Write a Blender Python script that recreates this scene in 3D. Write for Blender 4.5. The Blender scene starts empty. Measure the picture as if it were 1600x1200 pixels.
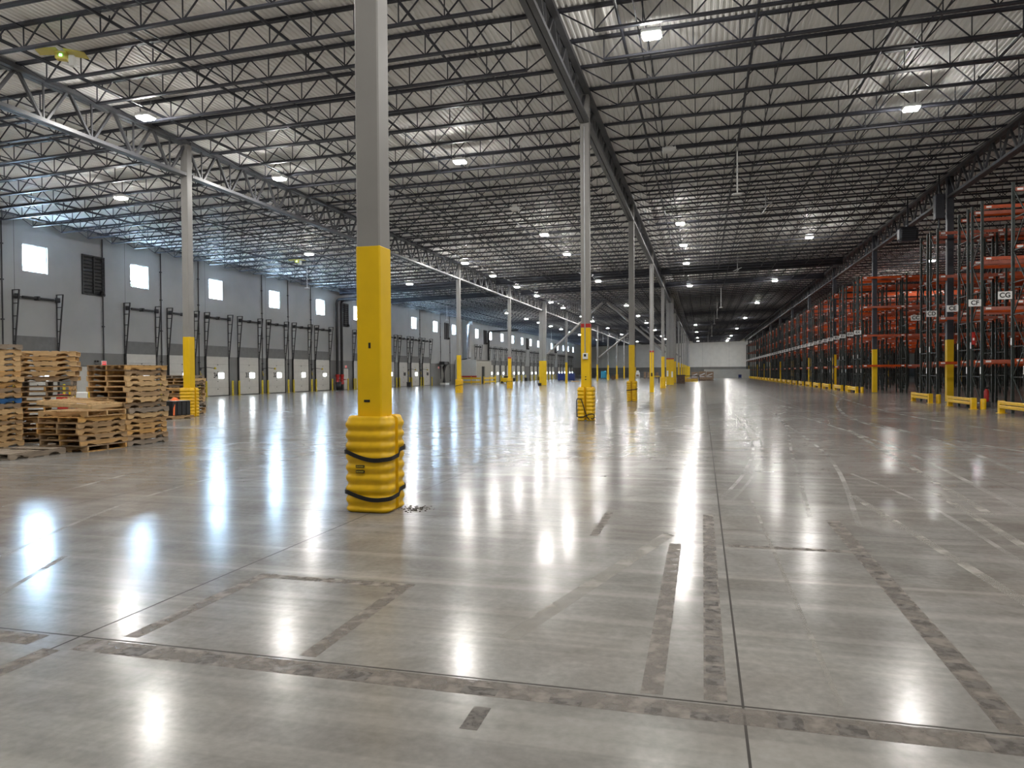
import bpy, math, random
from mathutils import Vector, Matrix
PI = math.pi
random.seed(7)
SC = bpy.context.scene
COL = SC.collection

# ------------------------------------------------------------------ camera
F_PX, YAW, PITCH, ROLL, CAM_H = 1128.32, 0.2582, 0.0153, -0.0072, 1.516
def _dir(U, V):
    u = U*math.cos(ROLL)+V*math.sin(ROLL); v = -U*math.sin(ROLL)+V*math.cos(ROLL)
    x, y2, z2 = u/F_PX, -v/F_PX, 1.0
    y = y2*math.cos(PITCH)-z2*math.sin(PITCH); z = z2*math.cos(PITCH)+y2*math.sin(PITCH)
    return Vector((x*math.cos(YAW)-z*math.sin(YAW), x*math.sin(YAW)+z*math.cos(YAW), y))
fw = _dir(0, 0).normalized()
rt = (_dir(1, 0)-_dir(0, 0)).normalized()
up = rt.cross(fw).normalized()
cam_d = bpy.data.cameras.new('camera'); cam = bpy.data.objects.new('camera', cam_d); COL.objects.link(cam)
cam_d.sensor_width = 36; cam_d.lens = F_PX/1600*36; cam_d.clip_start = 0.05; cam_d.clip_end = 600
m4 = Matrix((rt, up, -fw)).transposed().to_4x4(); m4.translation = Vector((0, 0, CAM_H)); cam.matrix_world = m4
SC.camera = cam

# ------------------------------------------------------------------ sky, exposure
world = bpy.data.worlds.new('daylight'); SC.world = world; world.use_nodes = True
wn = world.node_tree.nodes; bg = wn['Background']
bg.inputs['Color'].default_value = (0.60, 0.79, 1.0, 1); bg.inputs['Strength'].default_value = 19.0
vs = SC.view_settings
vs.view_transform = 'Standard'; vs.look = 'None'; vs.gamma = 1; vs.use_curve_mapping = False
vs.exposure = 2.08
LAMP = 125.0          # radiance of a lamp lens
VISION = 5.0          # daylight in the small dock door windows

# ------------------------------------------------------------------ materials
def _new(name):
    m = bpy.data.materials.new(name); m.use_nodes = True
    nt = m.node_tree; b = nt.nodes['Principled BSDF']
    return m, nt, b
def mat(name, c, rough=0.6, metal=0.0, var=0.12, scale=3.0, spec=0.5, bump=0.0, stretch=(1, 1, 1), rnd=0.0):
    m, nt, b = _new(name)
    b.inputs['Roughness'].default_value = rough; b.inputs['Metallic'].default_value = metal
    b.inputs['Specular IOR Level'].default_value = spec
    tc = nt.nodes.new('ShaderNodeTexCoord'); mp = nt.nodes.new('ShaderNodeMapping'); mp.inputs['Scale'].default_value = stretch
    n = nt.nodes.new('ShaderNodeTexNoise'); n.inputs['Scale'].default_value = scale; n.inputs['Detail'].default_value = 5
    nt.links.new(tc.outputs['Object'], mp.inputs['Vector']); nt.links.new(mp.outputs[0], n.inputs['Vector'])
    r = nt.nodes.new('ShaderNodeValToRGB')
    r.color_ramp.elements[0].position = 0.3; r.color_ramp.elements[1].position = 0.7
    r.color_ramp.elements[0].color = (*[max(0, x*(1-var)) for x in c], 1); r.color_ramp.elements[1].color = (*[min(1, x*(1+var)) for x in c], 1)
    nt.links.new(n.outputs['Fac'], r.inputs['Fac'])
    out = r.outputs['Color']
    if rnd:
        oi = nt.nodes.new('ShaderNodeObjectInfo'); hv = nt.nodes.new('ShaderNodeHueSaturation')
        mr = nt.nodes.new('ShaderNodeMapRange'); mr.inputs['To Min'].default_value = 1-rnd; mr.inputs['To Max'].default_value = 1+rnd*0.6
        ms = nt.nodes.new('ShaderNodeMapRange'); ms.inputs['To Min'].default_value = 0.75; ms.inputs['To Max'].default_value = 1.15
        nt.links.new(oi.outputs['Random'], mr.inputs['Value']); nt.links.new(mr.outputs[0], hv.inputs['Value'])
        nt.links.new(oi.outputs['Random'], ms.inputs['Value']); nt.links.new(ms.outputs[0], hv.inputs['Saturation'])
        nt.links.new(out, hv.inputs['Color']); out = hv.outputs['Color']
    nt.links.new(out, b.inputs['Base Color'])
    if bump:
        bp = nt.nodes.new('ShaderNodeBump'); bp.inputs['Strength'].default_value = bump; bp.inputs['Distance'].default_value = 0.01
        nt.links.new(n.outputs['Fac'], bp.inputs['Height']); nt.links.new(bp.outputs[0], b.inputs['Normal'])
    return m
def emit(name, c, s):
    m, nt, b = _new(name)
    b.inputs['Base Color'].default_value = (*[x*.6 for x in c], 1)
    b.inputs['Emission Color'].default_value = (*c, 1); b.inputs['Emission Strength'].default_value = s
    return m
M = {}
M['yellow'] = mat('yellow_paint', (0.82, 0.52, 0.002), 0.45, var=0.05)
M['guard'] = mat('yellow_plastic', (0.82, 0.49, 0.003), 0.42, var=0.12, scale=6, bump=0.15)
M['bollard'] = mat('worn_yellow_paint', (0.62, 0.47, 0.03), 0.55, var=0.2, scale=8)
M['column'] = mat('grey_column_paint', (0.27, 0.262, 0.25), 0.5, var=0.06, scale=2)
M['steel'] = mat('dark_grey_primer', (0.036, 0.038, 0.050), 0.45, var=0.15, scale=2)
M['girder'] = mat('grey_girder_primer', (0.095, 0.097, 0.105), 0.42, var=0.15, scale=2)
M['deck'] = mat('white_roof_deck', (0.92, 0.91, 0.885), 0.6, var=0.05, scale=0.6)
M['white'] = mat('white_plastic', (0.75, 0.75, 0.73), 0.5, var=0.05)
M['door'] = mat('cream_door_panel', (0.56, 0.54, 0.49), 0.5, var=0.05)
M['header'] = mat('grey_header_panel', (0.16, 0.16, 0.155), 0.6, var=0.12)
M['black'] = mat('black_rubber', (0.012, 0.012, 0.013), 0.5, var=0.2)
M['track'] = mat('dark_track_steel', (0.035, 0.036, 0.04), 0.5, var=0.2)
M['galv'] = mat('galvanised_steel', (0.5, 0.51, 0.53), 0.35, 0.6, var=0.1)
M['red'] = mat('red_paint', (0.45, 0.02, 0.015), 0.45, var=0.1)
M['orange'] = mat('orange_plastic', (0.85, 0.16, 0.03), 0.5, var=0.1)
M['teal'] = mat('dark_teal_paint', (0.035, 0.075, 0.085), 0.45, var=0.3, scale=9)
M['wood'] = mat('pallet_wood', (0.50, 0.315, 0.145), 0.75, var=0.34, scale=7, stretch=(0.35, 2.5, 2.5), rnd=0.42)
M['newwood'] = mat('fresh_pine', (0.62, 0.42, 0.21), 0.7, var=0.2, scale=7, stretch=(0.35, 2.5, 2.5))
M['oldwood'] = mat('grey_weathered_wood', (0.29, 0.235, 0.18), 0.8, var=0.3, scale=7, stretch=(0.35, 2.5, 2.5))
M['bluewood'] = mat('blue_painted_wood', (0.02, 0.11, 0.30), 0.6, var=0.25, scale=7)
M['beam'] = mat('orange_rack_beam', (0.52, 0.082, 0.02), 0.45, var=0.2, scale=5, rnd=0.2)
M['upright'] = mat('dark_green_rack_steel', (0.013, 0.019, 0.016), 0.5, var=0.25, scale=5)
M['label'] = mat('white_label', (0.88, 0.88, 0.87), 0.5, var=0.03)
M['lettering'] = mat('black_lettering', (0.01, 0.01, 0.01), 0.5, var=0.02)
M['blue'] = mat('blue_plastic', (0.012, 0.03, 0.16), 0.45, var=0.2)
M['cyan'] = mat('light_blue_wrap', (0.03, 0.30, 0.45), 0.35, var=0.25, scale=5)
M['card'] = mat('brown_cardboard', (0.33, 0.225, 0.15), 0.75, var=0.2, scale=4)
M['darkwood'] = mat('dark_brown_crate', (0.10, 0.062, 0.04), 0.7, var=0.3, scale=5)
M['office'] = mat('pale_office_panel', (0.56, 0.56, 0.53), 0.5, var=0.04)
M['officeside'] = mat('darker_office_panel', (0.36, 0.345, 0.30), 0.5, var=0.05)  # side panel in a darker tone than the front
M['concrete'] = mat('pale_partition', (0.66, 0.655, 0.60), 0.6, var=0.06, scale=1)
M['yellowlamp'] = mat('pale_yellow_panel', (0.72, 0.60, 0.14), 0.5, var=0.05)
M['joint'] = mat('dark_joint_filler', (0.035, 0.03, 0.026), 0.8, var=0.3)
M['leaf'] = mat('green_leaves', (0.06, 0.11, 0.035), 0.6, var=0.4, scale=5)
M['lens'] = emit('lit_lens', (1.0, 0.97, 0.925), LAMP)
M['lensoff'] = mat('unlit_lens', (0.7, 0.7, 0.68), 0.3, var=0.03)
M['vision'] = emit('daylit_door_window', (0.88, 0.95, 1.0), VISION)
M['exit'] = emit('lit_exit_sign', (1.0, 0.02, 0.02), 0.16)
M['led'] = emit('green_led', (0.2, 1.0, 0.4), 4.0)

def glass():
    m, nt, b = _new('window_glass'); nt.nodes.remove(b)
    o = nt.nodes['Material Output']; t = nt.nodes.new('ShaderNodeBsdfTransparent'); g = nt.nodes.new('ShaderNodeBsdfGlossy'); x = nt.nodes.new('ShaderNodeMixShader')
    t.inputs['Color'].default_value = (0.92, 0.97, 1.0, 1); g.inputs['Roughness'].default_value = 0.02; x.inputs['Fac'].default_value = 0.06
    nt.links.new(t.outputs[0], x.inputs[1]); nt.links.new(g.outputs[0], x.inputs[2]); nt.links.new(x.outputs[0], o.inputs['Surface'])
    return m
M['glass'] = glass()

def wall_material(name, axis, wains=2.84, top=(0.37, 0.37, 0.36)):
    """pale painted concrete with a grey dado up to door-head height and the joints of the wall panels"""
    m, nt, b = _new(name); L = nt.links
    tc = nt.nodes.new('ShaderNodeTexCoord'); sp = nt.nodes.new('ShaderNodeSeparateXYZ'); L.new(tc.outputs['Object'], sp.inputs[0])
    n = nt.nodes.new('ShaderNodeTexNoise'); n.inputs['Scale'].default_value = 0.8; n.inputs['Detail'].default_value = 6; L.new(tc.outputs['Object'], n.inputs['Vector'])
    def ramp(a, c):
        r = nt.nodes.new('ShaderNodeValToRGB'); r.color_ramp.elements[0].position = .3; r.color_ramp.elements[1].position = .7
        r.color_ramp.elements[0].color = (*a, 1); r.color_ramp.elements[1].color = (*c, 1); L.new(n.outputs['Fac'], r.inputs['Fac']); return r
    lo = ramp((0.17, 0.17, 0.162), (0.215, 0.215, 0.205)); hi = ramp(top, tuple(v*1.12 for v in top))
    st = nt.nodes.new('ShaderNodeMath'); st.operation = 'LESS_THAN'; st.inputs[1].default_value = wains; L.new(sp.outputs['Z'], st.inputs[0])
    mx = nt.nodes.new('ShaderNodeMixRGB'); L.new(st.outputs[0], mx.inputs['Fac']); L.new(hi.outputs[0], mx.inputs[1]); L.new(lo.outputs[0], mx.inputs[2])
    pm = nt.nodes.new('ShaderNodeMath'); pm.operation = 'PINGPONG'; pm.inputs[1].default_value = 3.66; L.new(sp.outputs[axis], pm.inputs[0])
    lt = nt.nodes.new('ShaderNodeMath'); lt.operation = 'LESS_THAN'; lt.inputs[1].default_value = 0.012; L.new(pm.outputs[0], lt.inputs[0])
    mj = nt.nodes.new('ShaderNodeMixRGB'); mj.inputs[2].default_value = (0.08, 0.08, 0.08, 1); L.new(lt.outputs[0], mj.inputs['Fac']); L.new(mx.outputs[0], mj.inputs[1])
    L.new(mj.outputs[0], b.inputs['Base Color']); b.inputs['Roughness'].default_value = 0.65
    return m
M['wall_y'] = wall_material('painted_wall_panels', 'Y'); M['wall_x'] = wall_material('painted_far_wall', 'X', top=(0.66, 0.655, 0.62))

def floor_material():
    m, nt, b = _new('polished_concrete'); L = nt.links; N = nt.nodes.new
    tc = N('ShaderNodeTexCoord')
    def noise(scale, st=(1, 1, 1), rot=0.0, det=6, dist=0.0, rough=0.55):
        mp = N('ShaderNodeMapping'); mp.inputs['Scale'].default_value = st; mp.inputs['Rotation'].default_value = (0, 0, rot)
        n = N('ShaderNodeTexNoise'); n.inputs['Scale'].default_value = scale; n.inputs['Detail'].default_value = det; n.inputs['Distortion'].default_value = dist; n.inputs['Roughness'].default_value = rough
        L.new(tc.outputs['Object'], mp.inputs['Vector']); L.new(mp.outputs[0], n.inputs['Vector']); return n
    def ramp(n, p0, c0, p1, c1):
        r = N('ShaderNodeValToRGB'); e = r.color_ramp.elements; e[0].position = p0; e[1].position = p1
        e[0].color = (*c0, 1); e[1].color = (*c1, 1); L.new(n.outputs['Fac'], r.inputs['Fac']); return r
    def mix(fac, a, c, mode='MIX'):
        x = N('ShaderNodeMixRGB'); x.blend_type = mode
        if isinstance(fac, float): x.inputs['Fac'].default_value = fac
        else: L.new(fac, x.inputs['Fac'])
        for i, q in ((1, a), (2, c)):
            if isinstance(q, tuple): x.inputs[i].default_value = (*q, 1)
            else: L.new(q, x.inputs[i])
        return x.outputs[0]
    big = ramp(noise(0.35, det=7, dist=0.6), 0.3, (0.225, 0.217, 0.20), 0.72, (0.36, 0.353, 0.337))
    mid = ramp(noise(1.7, det=8, dist=1.2), 0.35, (0.66, 0.645, 0.62), 0.68, (1.0, 1.0, 1.0))
    fine = ramp(noise(22, det=4), 0.3, (0.86, 0.86, 0.86), 0.7, (1.06, 1.06, 1.06))
    c = mix(0.75, big.outputs[0], mid.outputs[0], 'MULTIPLY'); c = mix(1.0, c, fine.outputs[0], 'MULTIPLY')
    # long pale traffic scuffs in several directions
    for rot, st, sc, amt in ((0.32, (0.035, 2.2, 1), 1.5, 0.16), (-0.5, (0.05, 2.6, 1), 1.3, 0.15), (1.45, (0.03, 2.0, 1), 1.7, 0.14), (0.95, (0.04, 3.0, 1), 1.2, 0.14)):
        s = ramp(noise(sc, st, rot, det=5, dist=0.25), 0.565, (0, 0, 0), 0.66, (1, 1, 1))
        k = N('ShaderNodeMath'); k.operation = 'MULTIPLY'; k.inputs[1].default_value = amt; L.new(s.outputs['Color'], k.inputs[0])
        c = mix(k.outputs[0], c, (0.54, 0.52, 0.48))
    # brownish wear
    w = ramp(noise(0.16, det=5, dist=0.8), 0.5, (0, 0, 0), 0.68, (0.55, 0.55, 0.55))
    c = mix(w.outputs['Color'], c, mix(1.0, c, (0.92, 0.83, 0.74), 'MULTIPLY'))
    L.new(c, b.inputs['Base Color'])
    rr = N('ShaderNodeMapRange'); rr.inputs['From Min'].default_value = 0.3; rr.inputs['From Max'].default_value = 0.7
    rr.inputs['To Min'].default_value = 0.15; rr.inputs['To Max'].default_value = 0.235
    L.new(noise(1.1, det=7, dist=1.0).outputs['Fac'], rr.inputs['Value']); L.new(rr.outputs[0], b.inputs['Roughness'])
    b.inputs['Specular IOR Level'].default_value = 0.20
    bp = N('ShaderNodeBump'); bp.inputs['Strength'].default_value = 0.035; bp.inputs['Distance'].default_value = 0.02
    L.new(noise(9, det=3).outputs['Fac'], bp.inputs['Height']); L.new(bp.outputs[0], b.inputs['Normal'])
    return m
M['floor'] = floor_material()

def residue(name, c, thr, scale=14.0, lo=0.3, hi=0.95):
    """worn-off tape: a broken film over the concrete"""
    m, nt, b = _new(name); L = nt.links
    b.inputs['Base Color'].default_value = (*c, 1); b.inputs['Roughness'].default_value = 0.5
    o = nt.nodes['Material Output']; t = nt.nodes.new('ShaderNodeBsdfTransparent'); x = nt.nodes.new('ShaderNodeMixShader')
    tc = nt.nodes.new('ShaderNodeTexCoord'); n = nt.nodes.new('ShaderNodeTexNoise'); n.inputs['Scale'].default_value = scale; n.inputs['Detail'].default_value = 6
    r = nt.nodes.new('ShaderNodeMapRange'); r.inputs['From Min'].default_value = thr-0.12; r.inputs['From Max'].default_value = thr+0.12; r.inputs['To Min'].default_value = lo; r.inputs['To Max'].default_value = hi
    L.new(tc.outputs['Object'], n.inputs['Vector']); L.new(n.outputs['Fac'], r.inputs['Value']); L.new(r.outputs[0], x.inputs['Fac'])
    L.new(t.outputs[0], x.inputs[1]); L.new(b.outputs[0], x.inputs[2]); L.new(x.outputs[0], o.inputs['Surface'])
    return m
M['tape'] = residue('tape_residue', (0.19, 0.165, 0.14), 0.5, 9)
M['tapedark'] = residue('dark_tape_residue', (0.12, 0.107, 0.094), 0.46, 16)
M['tapepale'] = residue('pale_tape_residue', (0.38, 0.36, 0.32), 0.54, 3, 0.15, 0.75)
M['scuff'] = residue('pale_tyre_scuff', (0.44, 0.425, 0.395), 0.52, 1.3, 0.12, 0.6)

# ------------------------------------------------------------------ mesh builder
class MB:
    def __init__(s): s.v = []; s.f = []; s.mi = []; s.sm = []
    def add(s, vs, fs, mi=0, smooth=False):
        o = len(s.v); s.v += [tuple(p) for p in vs]
        for f in fs: s.f.append(tuple(o+i for i in f)); s.mi.append(mi); s.sm.append(smooth)
        return s
    def box(s, x0, x1, y0, y1, z0, z1, mi=0):
        vs = [(x, y, z) for z in (z0, z1) for y in (y0, y1) for x in (x0, x1)]
        return s.add(vs, [(0, 2, 3, 1), (4, 5, 7, 6), (0, 1, 5, 4), (2, 6, 7, 3), (0, 4, 6, 2), (1, 3, 7, 5)], mi)
    def bbox(s, x0, x1, y0, y1, z0, z1, b=0.01, mi=0):
        """box with chamfered edges"""
        vs = []; idx = {}
        for i, sx in enumerate((0, 1)):
            for j, sy in enumerate((0, 1)):
                for k, sz in enumerate((0, 1)):
                    X = (x0, x1)[sx]; Y = (y0, y1)[sy]; Z = (z0, z1)[sz]
                    dx = b if sx == 0 else -b; dy = b if sy == 0 else -b; dz = b if sz == 0 else -b
                    idx[(i, j, k)] = len(vs); vs += [(X, Y+dy, Z+dz), (X+dx, Y, Z+dz), (X+dx, Y+dy, Z)]
        I = lambda i, j, k, a: idx[(i, j, k)]+a
        fs = []
        for i in (0, 1): fs.append([I(i, 0, 0, 0), I(i, 1, 0, 0), I(i, 1, 1, 0), I(i, 0, 1, 0)][::(-1 if i == 0 else 1)])
        for j in (0, 1): fs.append([I(0, j, 0, 1), I(1, j, 0, 1), I(1, j, 1, 1), I(0, j, 1, 1)][::(1 if j == 0 else -1)])
        for k in (0, 1): fs.append([I(0, 0, k, 2), I(1, 0, k, 2), I(1, 1, k, 2), I(0, 1, k, 2)][::(-1 if k == 0 else 1)])
        for i in (0, 1):
            for j in (0, 1): fs.append([I(i, j, 0, 0), I(i, j, 0, 1), I(i, j, 1, 1), I(i, j, 1, 0)])
        for i in (0, 1):
            for k in (0, 1): fs.append([I(i, 0, k, 0), I(i, 0, k, 2), I(i, 1, k, 2), I(i, 1, k, 0)])
        for j in (0, 1):
            for k in (0, 1): fs.append([I(0, j, k, 1), I(0, j, k, 2), I(1, j, k, 2), I(1, j, k, 1)])
        for i in (0, 1):
            for j in (0, 1):
                for k in (0, 1): fs.append([I(i, j, k, 0), I(i, j, k, 1), I(i, j, k, 2)])
        return s.add(vs, fs, mi)
    def bar(s, p, q, w, h, mi=0, ref=(0, 0, 1)):
        p = Vector(p); q = Vector(q); d = (q-p).normalized(); r = Vector(ref)
        if abs(d.dot(r)) > 0.98: r = Vector((0, 1, 0))
        a = d.cross(r).normalized()*w/2; b = a.cross(d).normalized()*h/2
        vs = [e+i*a+j*b for e in (p, q) for j in (-1, 1) for i in (-1, 1)]
        return s.add(vs, [(0, 2, 3, 1), (4, 5, 7, 6), (0, 1, 5, 4), (2, 6, 7, 3), (0, 4, 6, 2), (1, 3, 7, 5)], mi)
    def tube(s, pts, r, n=8, mi=0):
        pts = [Vector(p) for p in pts]; rings = []
        for i, p in enumerate(pts):
            d = (pts[min(i+1, len(pts)-1)]-pts[max(i-1, 0)]).normalized()
            a = d.cross(Vector((0, 0, 1)));
            if a.length < 0.05: a = d.cross(Vector((0, 1, 0)))
            a.normalize(); b = a.cross(d).normalized()
            rings.append([p+(a*math.cos(2*PI*k/n)+b*math.sin(2*PI*k/n))*r for k in range(n)])
        vs = [v for g in rings for v in g]; fs = []
        for i in range(len(pts)-1):
            for k in range(n): fs.append((i*n+k, i*n+(k+1) % n, (i+1)*n+(k+1) % n, (i+1)*n+k))
        s.add(vs, fs, mi, True); s.add(rings[0], [tuple(range(n))], mi); s.add(rings[-1], [tuple(range(n))[::-1]], mi)
        return s
    def lathe(s, prof, cx=0, cy=0, n=16, mi=0):
        vs = []; fs = []
        for r, z in prof:
            for k in range(n): vs.append((cx+r*math.cos(2*PI*k/n), cy+r*math.sin(2*PI*k/n), z))
        for i in range(len(prof)-1):
            for k in range(n): fs.append((i*n+k, i*n+(k+1) % n, (i+1)*n+(k+1) % n, (i+1)*n+k))
        return s.add(vs, fs, mi, True)
    def build(s, name, mats, parent=None):
        me = bpy.data.meshes.new(name); me.from_pydata(s.v, [], s.f)
        for q in (mats if isinstance(mats, (list, tuple)) else [mats]): me.materials.append(q)
        me.polygons.foreach_set('material_index', s.mi); me.polygons.foreach_set('use_smooth', s.sm); me.update()
        o = bpy.data.objects.new(name, me); COL.objects.link(o)
        if parent: o.parent = parent
        return o
def tag(o, label, cat=None, group=None, kind=None):
    o['label'] = label
    if cat: o['category'] = cat
    if group: o['group'] = group
    if kind: o['kind'] = kind
    return o
def empty(name, loc=(0, 0, 0), rz=0.0):
    o = bpy.data.objects.new(name, None); COL.objects.link(o); o.location = loc; o.rotation_euler = (0, 0, rz); o.empty_display_size = 0.2
    return o
def kids(o): return [c for c in COL.objects if c.parent == o]
class Proto:
    """a built thing and its children, remembered so that copying stays quick"""
    def __init__(s, root): s.root = root; s.tree = [(c, [g for g in kids(c)]) for c in kids(root)]; s.used = False
    def put(s, loc, rz=0.0, label=None, cat=None, group=None, kind=None):
        if not s.used: r = s.root; s.used = True; pairs = [c for c, _ in s.tree]
        else:
            r = s.root.copy(); COL.objects.link(r); pairs = []
            for c, gs in s.tree:
                d = c.copy(); COL.objects.link(d); d.parent = r; pairs.append(d)
                for g in gs: e = g.copy(); COL.objects.link(e); e.parent = d
        r.location = loc; r.rotation_euler = (0, 0, rz)
        if label: tag(r, label, cat, group, kind)
        return r, pairs
def struct(o, label, cat): return tag(o, label, cat, None, 'structure')
def text(name, body, size, loc, rot, parent, m):
    cu = bpy.data.curves.new(name, 'FONT'); cu.body = body; cu.size = size; cu.align_x = 'CENTER'; cu.align_y = 'CENTER'; cu.extrude = 0.002; cu.offset = size*0.025
    cu.materials.append(m); t = bpy.data.objects.new('lettering_outline', cu); COL.objects.link(t)
    dg = bpy.context.evaluated_depsgraph_get(); me = bpy.data.meshes.new_from_object(t.evaluated_get(dg)); me.name = name
    bpy.data.objects.remove(t); bpy.data.curves.remove(cu)
    if not me.materials: me.materials.append(m)
    o = bpy.data.objects.new(name, me); COL.objects.link(o); o.location = loc; o.rotation_euler = rot; o.parent = parent
    return o
_ones = 'zeroth first second third fourth fifth sixth seventh eighth ninth tenth eleventh twelfth thirteenth fourteenth fifteenth sixteenth seventeenth eighteenth nineteenth'.split()
_tens = {2: 'twent', 3: 'thirt', 4: 'fort', 5: 'fift', 6: 'sixt', 7: 'sevent', 8: 'eight', 9: 'ninet'}
def nth(n):
    if n < 20: return _ones[n]
    if n >= 100: return 'hundred-and-'+nth(n-100) if n > 100 else 'hundredth'
    t, u = divmod(n, 10)
    return _tens[t]+'ieth' if u == 0 else _tens[t]+'y-'+_ones[u]

# ------------------------------------------------------------------ plan of the building (metres)
XL, XA, XM, XR, XS, XE = -34.0, -18.28, -3.555, 11.17, 25.9, 55.3   # wall, three column rows, row in the racks, far side wall
Y0, DY = 7.435, 15.24
YB, YF = -23.0, 215.0
def zdeck(x):
    P = ((XL-1, 9.72), (XA, 10.15), (XM, 10.42), (XR, 10.72), (XS, 10.95), (XE+1, 11.2))
    for (a, za), (b, zb) in zip(P, P[1:]):
        if x <= b: return za+(zb-za)*(x-a)/(b-a)
    return P[-1][1]

# floor
fl = MB().box(XL-.3, XE+.3, YB-.3, YF+.3, -0.3, 0.0).build('floor', M['floor']); struct(fl, 'wide polished grey concrete warehouse floor with scuffs and tape marks', 'floor')
jm = MB()
for k in range(-9, 17):
    x = 0.172+3.681*k
    if XL < x < XE: jm.box(x-.006, x+.006, YB, YF, 0, 0.0006)
jmy = MB()
for k in range(-7, 56):
    y = 3.40+3.81*k
    w = .006 if k == 0 else .0035
    if YB < y < YF: jmy.box(XL, XE, y-w, y+w, 0, 0.0005)
jm.build('joint_line', M['joint'], fl); jmy.build('joint_line', M['joint'], fl)
def strip(x0, x1, y0, y1, m='tape', z=0.0009): return MB().box(x0, x1, y0, y1, 0.0002, z).build('tape_residue', M[m], fl)
strip(-3.26, -3.16, 3.46, 4.82); strip(-3.16, -2.0, 4.72, 4.82); strip(-2.11, -2.01, 3.45, 4.72)
strip(-3.4, 2.6, 3.22, 3.38); strip(-5.6, -3.7, 3.22, 3.37)
strip(-0.29, -0.185, 3.43, 6.5); strip(0.0, 0.105, 3.43, 7.9); strip(0.20, 1.2, 6.49, 6.58); strip(1.2, 1.33, 3.41, 7.85)
strip(-1.02, -0.94, 6.65, 7.8); strip(-3.56, -3.44, 1.2, 3.2)
dk = MB()
y = 3.6
while y < 6.4:
    h = random.uniform(.05, .13); dk.box(0.01, 0.095, y, y+h, 0.0009, 0.0012); y += h+random.uniform(.04, .16)
y = 3.5
while y < 6.5:
    h = random.uniform(.05, .14); dk.box(1.21, 1.315, y, y+h, 0.0009, 0.0012); y += h+random.uniform(.05, .2)
x = -3.1
while x < 2.4:
    w = random.uniform(.05, .2); dk.box(x, x+w, 3.23, 3.23+random.uniform(.05, .14), 0.0009, 0.0012); x += w+random.uniform(.1, .5)
dk.build('tape_residue', M['tapedark'], fl)
pp = MB()
for (a, b, w) in (((-1.08, 3.95), (-0.3, 6.9), .12), ((2.62, 6.2), (2.79, 10.2), .09), ((-4.68, 3.8), (-5.2, 4.9), .05), ((2.1, 4.2), (1.75, 9.5), .09), ((0.6, 3.5), (0.55, 9.0), .03), ((2.9, 8.5), (3.6, 20), .1)):
    pp.bar((*a, 0.0006), (*b, 0.0006), w, 0.0006)
pp.build('tape_residue', M['tapepale'], fl)
lb = MB().box(-1.01, -0.93, 2.90, 3.11, 0.0002, .0012).build('sticker_remnant', M['tapedark'], fl)
# curved tyre marks
def arc(pts, w):
    b = MB(); P = [Vector((x, y, 0.0005)) for x, y in pts]; out = []
    for i in range(len(P)-1):
        p0, p1, p2, p3 = P[max(i-1, 0)], P[i], P[i+1], P[min(i+2, len(P)-1)]
        for k in range(8):
            t = k/8; out.append(.5*((2*p1)+(p2-p0)*t+(2*p0-5*p1+4*p2-p3)*t*t+(3*p1-p0-3*p2+p3)*t**3))
    out.append(P[-1])
    vs = []; fs = []
    for i, p in enumerate(out):
        d = (out[min(i+1, len(out)-1)]-out[max(i-1, 0)]).normalized(); n = Vector((-d.y, d.x, 0))*w/2
        vs += [p-n, p+n]
        if i: fs.append((2*i-2, 2*i-1, 2*i+1, 2*i))
    b.add(vs, fs); return b
for i, (pts, w) in enumerate([([(0.2, 8.9), (0.63, 11.6), (1.02, 16.3), (1.09, 25.6)], .05), ([(0.33, 8.8), (0.78, 11.6), (1.2, 16.3), (1.3, 25.6)], .04),
        ([(1.07, 8.0), (1.48, 13), (2.44, 25.8), (2.28, 45)], .05), ([(1.47, 7.6), (2.21, 15.2), (2.24, 30)], .06), ([(3.2, 7.2), (3.64, 15.5), (3.16, 25.9)], .08),
        ([(4.51, 12), (4.83, 20.6), (2.98, 36)], .1), ([(-7.9, 6.6), (-8.76, 10.9), (-7.77, 14.7)], .07), ([(-5.7, 4.7), (-6.8, 7.8), (-7.36, 13.4)], .05),
        ([(-4.1, 8.9), (-3.0, 12.5), (-1.0, 15.8), (2, 17)], .05), ([(2.42, 6.4), (2.43, 9), (2.11, 11.5)], .05), ([(6, 14), (4.5, 22), (5.5, 33), (8, 46)], .12), ([(7.5, 18), (6.6, 26), (7, 38), (9, 60)], .12),
        ([(-12, 14.5), (-9, 17), (-5, 18), (0, 17.6)], .06), ([(-11, 16), (-7, 20), (-2, 21), (4, 19)], .06), ([(-14, 20), (-8, 26), (0, 27)], .08), ([(-20, 30), (-10, 38), (4, 36)], .1), ([(0, 38), (3, 32), (2.6, 27), (0.5, 24)], .07)]):
    arc(pts, w).build('tyre_mark', M['scuff'], fl)

# walls
WIN_Y = [30.5, 37.8, 45.1, 52.5, 59.9, 67.2, 74.7, 82.2, 89.5, 96.8, 107.6, 115.0, 122.2, 129.6, 136.8, 144.0, 151.2, 158.3, 165.3, 172.5, 179.7, 186.8, 194.0]
WZ0, WZ1, WHW = 6.98, 8.40, 0.74
wl = MB(); ys = [YB-.3]
for y in WIN_Y: ys += [y-WHW, y+WHW]
ys.append(YF+.3)
ZT = 11.5
for i in range(len(ys)-1):
    a, b = ys[i], ys[i+1]
    if i % 2 == 0: wl.box(XL-.28, XL, a, b, -0.3, ZT)
    else: wl.box(XL-.28, XL, a, b, -0.3, WZ0); wl.box(XL-.28, XL, a, b, WZ1, ZT)
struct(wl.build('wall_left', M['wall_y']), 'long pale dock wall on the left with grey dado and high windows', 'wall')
struct(MB().box(XL-.3, XE+.3, YF, YF+.3, -.3, ZT).build('wall_far', M['wall_x']), 'distant pale end wall with grey dado behind the columns', 'wall')
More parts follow.
